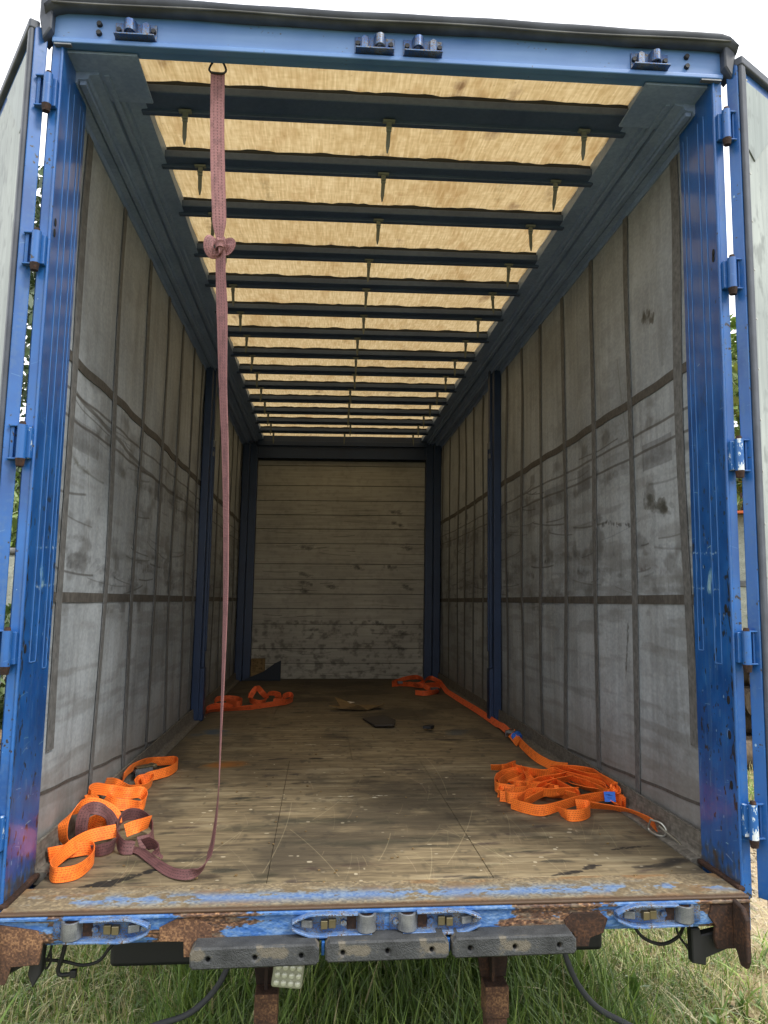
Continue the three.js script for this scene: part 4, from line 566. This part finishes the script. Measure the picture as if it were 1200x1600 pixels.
{ // the long maroon strap hung from the header
  const t = thing('hanging_strap', 'long faded maroon strap hanging from the rear header, knotted near the top', 'strap', SPOT(-.85, -.5)), T = TRACE.coil;
  const z = -.075, key = (x, y, zz, tilt) => [x, y, zz, tilt];
  // from the ring to the knot, broad side to the rear
  const upper = ribbon([[-.676, 2.93, z, [1, 0, 0]], [-.668, 2.7, z, [1, 0, .05]], [-.658, 2.52, z, [1, 0, -.05]], [-.648, 2.38, z, [1, 0, .08]], [-.640, 2.26, z, [.9, 0, .5]]], (u) => .052 * (1 - .45 * sstep(.82, 1, u)), .003, { free: true, cup: .02, seg: 14 });
  const lower = ribbon([[-.638, 2.25, z, [.8, 0, .7]], [-.632, 2.13, z, [.7, 0, .6]], [-.622, 2.0, z, [.8, 0, .55]], [-.607, 1.72, z, [.62, 0, .78]], [-.592, 1.5, z - .01, [.54, 0, .84]], [-.58, 1.25, z - .02, [.46, 0, .88]], [-.572, 1.0, z - .03, [.42, 0, .9]], [-.57, .75, z - .04, [.32, 0, .95]], [-.572, .5, z - .06, [.2, 0, .97]], [-.574, .33, z - .08, [.14, 0, .98]]], .05, .003, { free: true, seg: 12 });
  const tail = ribbon([[-.574, .34, z - .079, [.08, 0, .99]], [-.574, .33, z - .08, [.1, 0, .99]], [-.582, .2, z - .095, [.3, .1, .95]], [-.60, .09, z - .11, [.5, .3, .8]], [-.628, .04, z - .105, [.3, .8, .5]], ...[...T.d].reverse()], .034, .003, { free: true, seg: 12 });
  part('floor_tail', tail, M.maroonDark, t, { keepUv: true, label: 'darker end of the strap curving over the floor' });  // floor end uses a darker tone than the hanging length
  part('webbing', [upper, lower], M.maroon, t, { keepUv: true });
  const K = (a, b, c, w) => [-.638 + a * .56, 2.24 + b * .62, z + c * .75, w];
  const knot = [ribbon([K(0, .06, 0, [1, 0, 0]), K(.014, .03, .022, [.9, .4, .2]), K(.02, -.005, .024, [.7, .6, .4]), K(.012, -.035, .008, [.8, .5, .3]), K(-.012, -.03, -.018, [.9, .3, .3])], .028, .006, { free: true, cup: .12 }),
    ribbon([K(-.03, .0, -.012, [.1, 1, .2]), K(-.02, .008, .02, [0, 1, .2]), K(.008, .012, .032, [0, 1, .2]), K(.03, .004, .016, [0, 1, .1]), K(.03, 0, -.012, [0, 1, 0])], .022, .004, { free: true, cup: .1 }),
    ribbon([K(-.01, -.02, -.01, [.3, .9, .1]), K(-.05, -.035, -.004, [.2, 1, .2]), K(-.075, .0, .006, [.5, .9, .1]), K(-.066, .05, .004, [.3, .9, -.2]), K(-.035, .035, -.01, [.2, .9, -.2])], .036, .003, { free: true, cup: .15 }), ribbon([K(.01, -.02, -.01, [.3, .9, .1]), K(.05, -.02, 0, [.2, 1, .1]), K(.075, .012, .008, [.5, .8, .1]), K(.06, .04, -.002, [.6, .7, 0]), K(.02, .03, -.012, [.4, .8, 0])], .032, .003, { free: true, cup: .15 })];
  part('knot', knot, M.maroon, t, { keepUv: true });
  part('coil', ['a', 'b', 'c', 'e'].map((k) => ribbon(T[k], .05, .0028)), M.maroonDark, t, { keepUv: true });
  part('ring', [tube([[-.7, 2.925, -.07], [-.707, 2.935, -.07], [-.69, 2.972, -.07], [-.676, 2.976, -.07], [-.662, 2.972, -.07], [-.645, 2.935, -.07], [-.652, 2.925, -.07], [-.676, 2.923, -.07], [-.7, 2.925, -.07]], .004, 60, 8)], M.black, t);
}
function crumple(pts, y, h, seed, th = .004) { // a thin stiff scrap with an uneven outline, edges lifted
  const r = rng(seed), g = extr(pts, th); g.rotateX(-Math.PI / 2); const p = g.attributes.position; for (let i = 0; i < p.count; i++) { const x = p.getX(i), z = p.getZ(i); p.setY(i, p.getY(i) + y + h * (.5 + .5 * Math.sin(x * 23 + seed) * Math.cos(z * 9 + seed))); } g.computeVertexNormals(); return g;
}
{ // outlines in x and depth
  const o = (name, label, cat, c, geos, mat) => { const t = thing(name, label, cat, SPOT(...c)); return part(name === 'cardboard_scrap' ? 'sheet' : 'piece', geos, mat, t) && t; };
  M.card = std({ map: M.plank.map, color: 0xc8a878, roughness: .9 }); M.darkCloth = std({ color: 0x3a342e, roughness: .9 });
  o('cardboard_scrap', 'torn brown cardboard scrap lying in the middle of the load floor', 'cardboard', [.1, -4.3], [crumple([[-.14, 4.18], [-.02, 4.2], [.12, 4.16], [.2, 4.22], [.36, 4.3], [.33, 4.42], [.1, 4.4], [.0, 4.6], [-.08, 4.55], [-.04, 4.3], [-.13, 4.26]], .002, .075, 3, .006)], M.card);
  o('dark_rag', 'dark flattened rag with a pale edge in front of the cardboard scrap', 'rag', [.25, -3.5], [crumple([[.13, 3.72], [.3, 3.74], [.38, 3.52], [.34, 3.28], [.2, 3.3]], .002, .03, 5, .012)], M.darkCloth);
  const t = thing('dark_rag', 'small black crumpled scrap alone on the right half of the floor', 'scrap', SPOT(.59, -3.17)); part('piece', [crumple([[.545, 3.15], [.6, 3.13], [.635, 3.17], [.62, 3.22], [.56, 3.21]], .002, .035, 8, .02), move(box(-.03, .03, 0, .022, -.016, .016, .007), .6, .012, -3.18, .4)], M.black, t);
  const b = thing('leaning_board', 'dark board leaning against the front wall in the left corner', 'board', SPOT(-.9, -6.75)); part('board', (() => { const g = extr([[-1.15, .0], [-.69, .0], [-.69, .235], [-.76, .2], [-.9, .1]], .02, .002); g.translate(0, .005, -6.76); return g; })(), M.darkBlue2 ??= std({ color: 0x1b2430, roughness: .7 }), b);
  const k = thing('wooden_block', 'brownish block standing in the left front corner behind the dark board', 'block', SPOT(-.97, -6.86)); part('block', move(box(-.085, .085, .003, .255, -.05, .05, .006), -.97, 0, -6.87, .05), M.card, k);
  const w = thing('paper_scrap', 'white paper scrap lying on the cardboard', 'paper', SPOT(-.02, -4.5)); part('sheet', crumple([[-.05, 4.46], [.06, 4.42], [.1, 4.5], [0, 4.56]], .036, .012, 2, .002), M.paper ??= std({ color: 0xd8d5cc, roughness: .8 }), w);
  const r = rng(77), chips = []; for (let i = 0; i < 70; i++) { const x = (r() - .5) * 2.2, z = -.1 - r() * r() * 4.5, s = .002 + r() * .004; chips.push(move(box(-s, s, 0, s * .8, -s * .6, s * .6, 0), x, .001, z, r() * 6)); } const c = thing('floor_debris', 'pale wood chips and crumbs scattered over the load floor', 'debris', SPOT(0, -2)); part('chip', chips, M.card, c, { kind: 'stuff' }); c.userData.kind = 'stuff';
}

// ---------------------------------------------------------------- the setting
const gh = (x, z) => { const d = Math.hypot(x, z + 2); return .03 * Math.sin(x * 1.3 + z * .7) + .025 * Math.sin(x * .5 - z * 1.1 + 2) + .012 * Math.sin(x * 4.1 + z * 3.3) + sstep(9, 40, d) * .8 * Math.sin(x * .06 + 1) - .02; };
{
  const n = 150, S = 300, pos = [], uv = [], idx = []; const f = (t) => { const u = t * 2 - 1; return Math.sign(u) * Math.pow(Math.abs(u), 2.6) * S; };
  for (let j = 0; j <= n; j++) for (let i = 0; i <= n; i++) { const x = f(i / n), z = f(j / n) - 2; pos.push(x, gh(x, z), z); uv.push(x / 4, z / 4); }
  for (let j = 0; j < n; j++) for (let i = 0; i < n; i++) { const a = j * (n + 1) + i, b = a + n + 1; idx.push(a, b, a + 1, a + 1, b, b + 1); }
  const g = new THREE.BufferGeometry(); g.setAttribute('position', new THREE.Float32BufferAttribute(pos, 3)); g.setAttribute('uv', new THREE.Float32BufferAttribute(uv, 2)); g.setIndex(idx); g.computeVertexNormals();
  const W = 1024, c0 = fbm(W, W, 8, 8, 6, 301), c1 = fbm(W, W, 120, 120, 3, 302), c2 = fbm(W, W, 20, 20, 4, 303);
  const c = canvas(W, W, (i) => { let p = lerp3([96, 86, 56], [164, 146, 104], clamp(c0[i] * .8 + c1[i] * .6 - .25)); return lerp3(p, [72, 88, 38], sstep(.42, .6, c2[i]) * .6); });
  const b = canvas(512, 512, (i, x, y) => { const q = 255 * c1[y * 2 * W + x * 2]; return [q, q, q]; });
  const m = new THREE.Mesh(g, std({ map: tex(c), bumpMap: tex(b, false), bumpScale: .03, roughness: .95 })); m.name = 'ground'; m.receiveShadow = true; m.userData.kind = 'structure'; scene.add(m);
}
function instanced(name, geo, mat, list, parent) { // list: [matrix, colour]
  const m = new THREE.InstancedMesh(geo, mat, list.length); list.forEach(([x, c], i) => { m.setMatrixAt(i, x); m.setColorAt(i, c); }); m.castShadow = m.receiveShadow = true; m.name = name; parent.add(m); return m;
}
function bladeGeo(bend, w = .004, twist = 0) { const n = 4, pos = [], idx = []; for (let i = 0; i <= n; i++) { const t = i / n, y = t * (1 - bend * t * .35), z = bend * t * t * .75, h = w * (1 - t * t * .92), c = Math.cos(twist * t), s = Math.sin(twist * t); pos.push(-h * c, y, z - h * s, h * c, y, z + h * s); } for (let i = 0; i < n; i++) { const a = i * 2; idx.push(a, a + 1, a + 2, a + 1, a + 3, a + 2); } const g = new THREE.BufferGeometry(); g.setAttribute('position', new THREE.Float32BufferAttribute(pos, 3)); g.setIndex(idx); g.computeVertexNormals(); return g; }
M.blade = phys({ color: 0xffffff, roughness: .6, transmission: .4, thickness: 0, side: THREE.DoubleSide });
{
  const r = rng(401), mt = new THREE.Matrix4(), q = new THREE.Quaternion(), e = new THREE.Euler(), col = () => new THREE.Color();
  const greens = [[.21, .33, .055], [.16, .27, .05], [.30, .40, .085], [.11, .19, .038]], straws = [[.62, .55, .29], [.48, .42, .21], [.68, .62, .36]];
  const make = (n, spot, hgt, dry, bends, wd) => bends.forEach((bd, k) => {
    const list = [];
    for (let i = 0; i < n / bends.length; i++) { const [x, z, f] = spot(); const h = hgt(x, z) * (.55 + .75 * r()); e.set((r() - .5) * .7 * (dry(x, z) > .4 ? 1.7 : 1), r() * 6.283, (r() - .5) * .7); q.setFromEuler(e);
      const isDry = r() < dry(x, z), p = isDry ? straws[r() * 3 | 0] : greens[r() * 4 | 0], v = .75 + r() * .5;
      list.push([new THREE.Matrix4().compose(new THREE.Vector3(x, gh(x, z) - .01, z), q.clone(), new THREE.Vector3(1 + h, h, h)), new THREE.Color().setRGB(p[0] * v, p[1] * v, p[2] * v)]); }
    instanced('blade', bladeGeo(bd, wd, k - 1), M.blade, list, grass);
  });
  const grass = new THREE.Group(); grass.name = 'grass'; grass.userData = { label: 'rough green and straw-coloured grass growing under and around the trailer', category: 'grass', kind: 'stuff' }; scene.add(grass);
  const tuft = vnAt(37), under = (x, z) => Math.abs(x) < 1.1 && z < .2;
  function vnAt(seed) { const N = 64, n = fbm(N, N, 12, 12, 3, seed); return (x, z) => n[(((Math.floor(z * 6) % N) + N) % N) * N + (((Math.floor(x * 6) % N) + N) % N)]; }
  const bare = (x, z, q) => Math.hypot((x - 2.75) / 1.1, (z + 2.6) / 1.2) < .75 + q * .3;
  const edge = (x) => sstep(.65, 1.3, Math.abs(x));
  make(58000, () => { let x, z; do { x = (r() - .5) * 5; z = -3.4 + r() * 4.2; } while (r() > sstep(.32, .6, tuft(x, z)) + .12 || bare(x, z, r())); return [x, z]; }, (x, z) => mix(.22, .12, edge(x)), (x, z) => mix(.08, .36, edge(x)), [.25, .8, 1.3], .0032);
  make(5200, () => [(r() - .5) * 2.0 + .15, -1.9 + r() * 1.7], () => .34, () => .04, [.2, .55, 1], .0042);
  make(20000, () => { let x, z; do { const a = r() * 6.283, d = 2.6 + r() * r() * 16; x = Math.cos(a) * d; z = Math.sin(a) * d - 3; } while (bare(x, z, r())); return [x, z]; }, () => .22, () => .3, [.4, 1], .006);
  make(9000, () => { const s = r() < .5 ? -1 : 1; return [s * (1.15 + r() * 1.4), -2.4 + r() * 2.6]; }, () => .1, () => .75, [1.4, 2], .0022);
}
{ // a few broad-leaved weeds one can pick out
  const leaf = (() => { const n = 6, pos = [], idx = []; for (let i = 0; i <= n; i++) { const t = i / n, w = .16 * Math.sin(Math.PI * Math.pow(t, .8)) + .005, y = t * .75, z = t * t * .55; pos.push(-w, y + w * .25, z, 0, y, z, w, y + w * .25, z); } for (let i = 0; i < n; i++) for (let j = 0; j < 2; j++) { const a = i * 3 + j; idx.push(a, a + 1, a + 3, a + 1, a + 4, a + 3); } const g = new THREE.BufferGeometry(); g.setAttribute('position', new THREE.Float32BufferAttribute(pos, 3)); g.setIndex(idx); g.computeVertexNormals(); return clean(g); })();
  const green = phys({ color: new THREE.Color().setRGB(.12, .22, .035), roughness: .55, transmission: .3, thickness: 0, side: THREE.DoubleSide }), r = rng(55);
  const weed = (x, z, h, n, label) => { const t = thing('weed', label, 'weed', [x, gh(x, z), z], 'broad-leaved weeds in the grass'); const gs = []; for (let i = 0; i < n; i++) { const g = leaf.clone(), s = h * (.4 + .5 * r()); g.scale(s, s, s); g.rotateX(-.1 + r() * .6); g.rotateY(i * 2.4 + r()); g.translate(x, gh(x, z) + h * (i / n) * .8, z); gs.push(g); } part('leaf', gs, green, t, { world: true }); part('stem', cyl([x, gh(x, z) - .02, z], [x + .01, gh(x, z) + h * .9, z], .003, .0015, 6), green, t, { world: true }); };
  weed(1.22, -.95, .2, 11, 'tallest light green weed right of the bumper'); weed(1.05, -.85, .13, 8, 'low leafy weed below the right lamp holder'); weed(.92, -.75, .14, 9, 'leafy weed beside the right drooping cable'); weed(-.82, -.85, .13, 10, 'leafy green weed left of the left drooping cable'); weed(1.5, -.75, .12, 8, 'small weed at the right edge of the grass');
  weed(1.75, -1.0, .1, 7, 'small weed by the gravel');
}
{ // gravel beside the right door
  const r = rng(66), list = [], g = new THREE.IcosahedronGeometry(1, 0), e = new THREE.Euler(), q = new THREE.Quaternion(); const grp = new THREE.Group(); grp.name = 'gravel'; grp.userData = { label: 'pale sandy gravel on the ground right of the trailer', category: 'gravel', kind: 'stuff' };
  for (let i = 0; i < 6000; i++) { const x = 1.6 + r() * 2.3, z = -3.8 + r() * 2.5, s = .006 + r() * r() * .028; e.set(r() * 6, r() * 6, r() * 6); q.setFromEuler(e); const v = .7 + r() * .5; list.push([new THREE.Matrix4().compose(new THREE.Vector3(x, gh(x, z) + .01, z), q.clone(), new THREE.Vector3(s, s * .6, s)), new THREE.Color().setRGB(.40 * v, .34 * v, .25 * v)]); }
  scene.add(grp); instanced('stone', g, std({ roughness: .9 }), list, grp);
  const s = new THREE.CircleGeometry(1, 40); s.rotateX(-Math.PI / 2); const p = s.attributes.position; for (let i = 0; i < p.count; i++) { const k = 1 + .12 * Math.sin(i * 1.7); const x = 2.6 + p.getX(i) * 1.25 * k, z = -2.3 + p.getZ(i) * 1.5 * k; p.setXYZ(i, x, gh(x, z) + .012, z); } s.computeVertexNormals(); const m = new THREE.Mesh(s, std({ map: tex(canvas(256, 256, (() => { const n = fbm(256, 256, 60, 60, 3, 67); return (i) => lerp3([120, 104, 80], [190, 172, 140], n[i]); })()), true, 4, 4), roughness: .95 })); m.name = 'path'; m.userData.kind = 'structure'; m.receiveShadow = true; scene.add(m);
}
const barkMat = std({ map: tex(canvas(128, 256, (() => { const n = fbm(128, 256, 24, 10, 4, 501); return (i) => lerp3([58, 48, 38], [110, 96, 80], n[i]); })()), true, 2, 2), roughness: .95 });
const leafCols = { mid: [.075, .125, .03], dark: [.06, .10, .045], light: [.16, .24, .045] };
function tree(name, label, cat, x, z, h, w, low, kind, seed, N, leaf, group) {
  const t = thing(name, label, cat, [x, gh(x, z), z], group), r = rng(seed), y0 = gh(x, z), geos = [];
  geos.push(cyl([x, y0 - .2, z], [x + w * .05, y0 + h * .8, z], h * .02 + .03, .02, 10)); const cl = [];
  for (let i = 0; i < 26; i++) { const a = r() * 6.283, f = low + (1 - low) * r(), ry = w * (.35 + .65 * r()) * Math.sqrt(Math.max(.08, 1 - Math.pow((f - .45) / .58, 2))); cl.push([x + Math.cos(a) * ry, y0 + h * f, z + Math.sin(a) * ry, h * .07 + w * .16 * (.6 + r())]); }
  for (const c of cl.slice(0, 12)) geos.push(cyl([x, y0 + (c[1] - y0) * .55, z], [c[0], c[1], c[2]], .03 + h * .004, .008, 6)); part('trunk', geos, barkMat, t, { world: true });
  const pos = [], col = [], base = leafCols[kind], v = new THREE.Vector3(), a = new THREE.Vector3(), b = new THREE.Vector3();
  for (let i = 0; i < N; i++) { const c = cl[i % cl.length]; do v.set(r() * 2 - 1, r() * 2 - 1, r() * 2 - 1); while (v.lengthSq() > 1); v.multiplyScalar(c[3]); v.y *= .8; v.x += c[0]; v.y += c[1]; v.z += c[2]; a.set(r() - .5, r() - .5, r() - .5).normalize(); b.set(r() - .5, r() - .5, r() - .5).cross(a).normalize(); const s = leaf * (.6 + .8 * r()), k = .7 + .6 * r();
    const q = [v.clone().addScaledVector(a, -s), v.clone().addScaledVector(b, s * .45), v.clone().addScaledVector(a, s), v.clone().addScaledVector(b, -s * .45)]; for (const j of [0, 1, 2, 0, 2, 3]) { pos.push(q[j].x - x, q[j].y - y0, q[j].z - z); col.push(base[0] * k, base[1] * k, base[2] * k); } }
  const g = new THREE.BufferGeometry(); g.setAttribute('position', new THREE.Float32BufferAttribute(pos, 3)); g.setAttribute('color', new THREE.Float32BufferAttribute(col, 3)); g.computeVertexNormals();
  const m = new THREE.Mesh(g, M.leaf ??= phys({ vertexColors: true, roughness: .6, transmission: .35, thickness: 0, side: THREE.DoubleSide })); m.name = 'crown'; m.castShadow = m.receiveShadow = true; t.add(m); return t;
}
tree('tree', 'tall dark green tree seen in the gap beside the left door', 'tree', -8.3, -18.5, 13, 3.6, .12, 'dark', 601, 9000, .2);
tree('tree', 'mid-green tree further back beyond the left door', 'tree', -13.5, -24, 13.5, 4.2, .15, 'mid', 602, 7000, .24);
tree('bush', 'bright green bush in the gap left of the left rear post', 'bush', -6.3, -13.2, 4.4, 2.2, .08, 'light', 603, 7000, .13);
tree('bush', 'low green shrub in front of the white cabin', 'bush', -4.2, -7.2, 1.5, .85, .1, 'mid', 604, 3500, .07);
tree('tree', 'light green tree above the orange-roofed house right of the trailer', 'tree', 13.2, -20.6, 10.6, 3.2, .2, 'light', 605, 7000, .2);
tree('tree', 'mid-green tree behind the house on the right', 'tree', 18, -27, 11, 4, .15, 'mid', 606, 6000, .24);
tree('bush', 'green bush behind the log pile on the right', 'bush', 7.6, -9.2, 2.0, 1.2, .1, 'light', 607, 3000, .1);
{ // white cabin on the left
  const X = -5.35, Z = -9.8, t = thing('cabin', 'white metal site cabin with rounded corners left of the trailer', 'cabin', [X, gh(X, Z), Z]), y = gh(X, Z); M.white = std({ map: M.doorPanel.map, color: 0xf4efe2, roughness: .5 });
  const W = (g) => move(g, X, y, Z, .2); part('wall', W(box(-1.6, 1.6, .15, 2.55, -1.1, 1.1, .12, 4)), M.white, t, { world: true }); part('roof', W(box(-1.64, 1.64, 2.5, 2.6, -1.14, 1.14, .05, 2)), M.greyRubber, t, { world: true }); part('skid', [W(box(-1.5, -1.3, -.05, .16, -1.1, 1.1, .01)), W(box(1.3, 1.5, -.05, .16, -1.1, 1.1, .01))], M.rustDark, t, { world: true }); const dr = part('door', W(box(-.45, .4, .2, 2.2, 1.1, 1.13, .01)), M.greyRubber, t, { world: true }); part('handle', W(box(.28, .34, 1.1, 1.24, 1.13, 1.17, .008)), M.wornSteel, dr, { world: true });
}
{ // house on the right
  const X = 11.8, Z = -17.2, t = thing('house', 'white house with an orange tiled roof beyond the right door', 'house', [X, 0, Z]), W = (g) => move(g, X, 0, Z, -.45); const roofM = std({ color: 0xb0582c, roughness: .8 });
  const wall = part('wall', W(mergeGeometries([box(-4, 4, -.5, 4.1, -3, 3, .02), extr([[-4, 0], [4, 0], [0, .2]], .1)].map((g, i) => i ? move(g, 0, 4.05, -.05) : g))), M.white, t, { world: true });
  part('plinth_band', W(box(-4.04, 4.04, 2.35, 2.5, -3.04, 3.04, .02)), M.greyRubber, wall, { world: true });
  for (let k = 0; k < 5; k++) part('roof_tile_row', W(mergeGeometries([1, -1].map((s) => move(box(-4.4, 4.4, -.03, .03, -.38, .38, .012), 0, 4.12 + (4 - k) * .06, s * (.3 + k * .72), 0, s * .09)))), roofM, t, { world: true });
  for (const x of [-2.4, 0, 2.4]) { const w = part('window', W(box(x - .5, x + .5, 2.75, 3.75, 2.98, 3.05, .02)), M.greyRubber, t, { world: true }); part('pane', W(box(x - .42, x + .42, 2.83, 3.67, 3.05, 3.06, .002)), M.glassDark ??= phys({ color: 0x1c2428, roughness: .08 }), w, { world: true }); }
}
{ // log pile and planks
  const r = rng(88), t = thing('log_pile', 'untidy pile of grey-brown logs below the house on the right', 'log pile', [5.2, gh(5.2, -7), -7]);
  for (let k = 0; k < 30; k++) { const row = Math.floor(k / 6), x = 4.7 + r() * .5, z = -7.9 + (k % 6) * .34 + (row % 2) * .16, y = gh(5.2, -7) + .16 + row * .29, q = .11 + r() * .05; part('log', cyl([x, y, z], [x + 1.6 + r() * .4, y + (r() - .5) * .08, z + (r() - .5) * .2], q, q * .9, 12), barkMat, t, { world: true }); }
  const p = thing('plank_stack', 'stack of weathered planks on the ground left of the trailer', 'planks', [-4.0, gh(-4, -6.6), -6.6]); for (let k = 0; k < 12; k++) { const y = gh(-4, -6.6) + .02 + Math.floor(k / 3) * .07; part('plank', move(box(-.9, .9, 0, .055, -.09, .09, .006), -4.05 + (r() - .5) * .1, y, -6.8 + (k % 3) * .2, (r() - .5) * .08), M.card, p, { world: true }); }
  const s = thing('concrete_slab', 'pale concrete slab lying on the ground left of the trailer', 'slab', [-3.3, gh(-3.3, -5), -5]); part('slab', move(box(-.8, .8, -.05, .16, -.6, .6, .02), -3.25, gh(-3.3, -5), -5, .2), std({ map: M.doorPanel.map, color: 0xd8cfc0, roughness: .9 }), s, { world: true });
}
renderer.render(scene, camera);
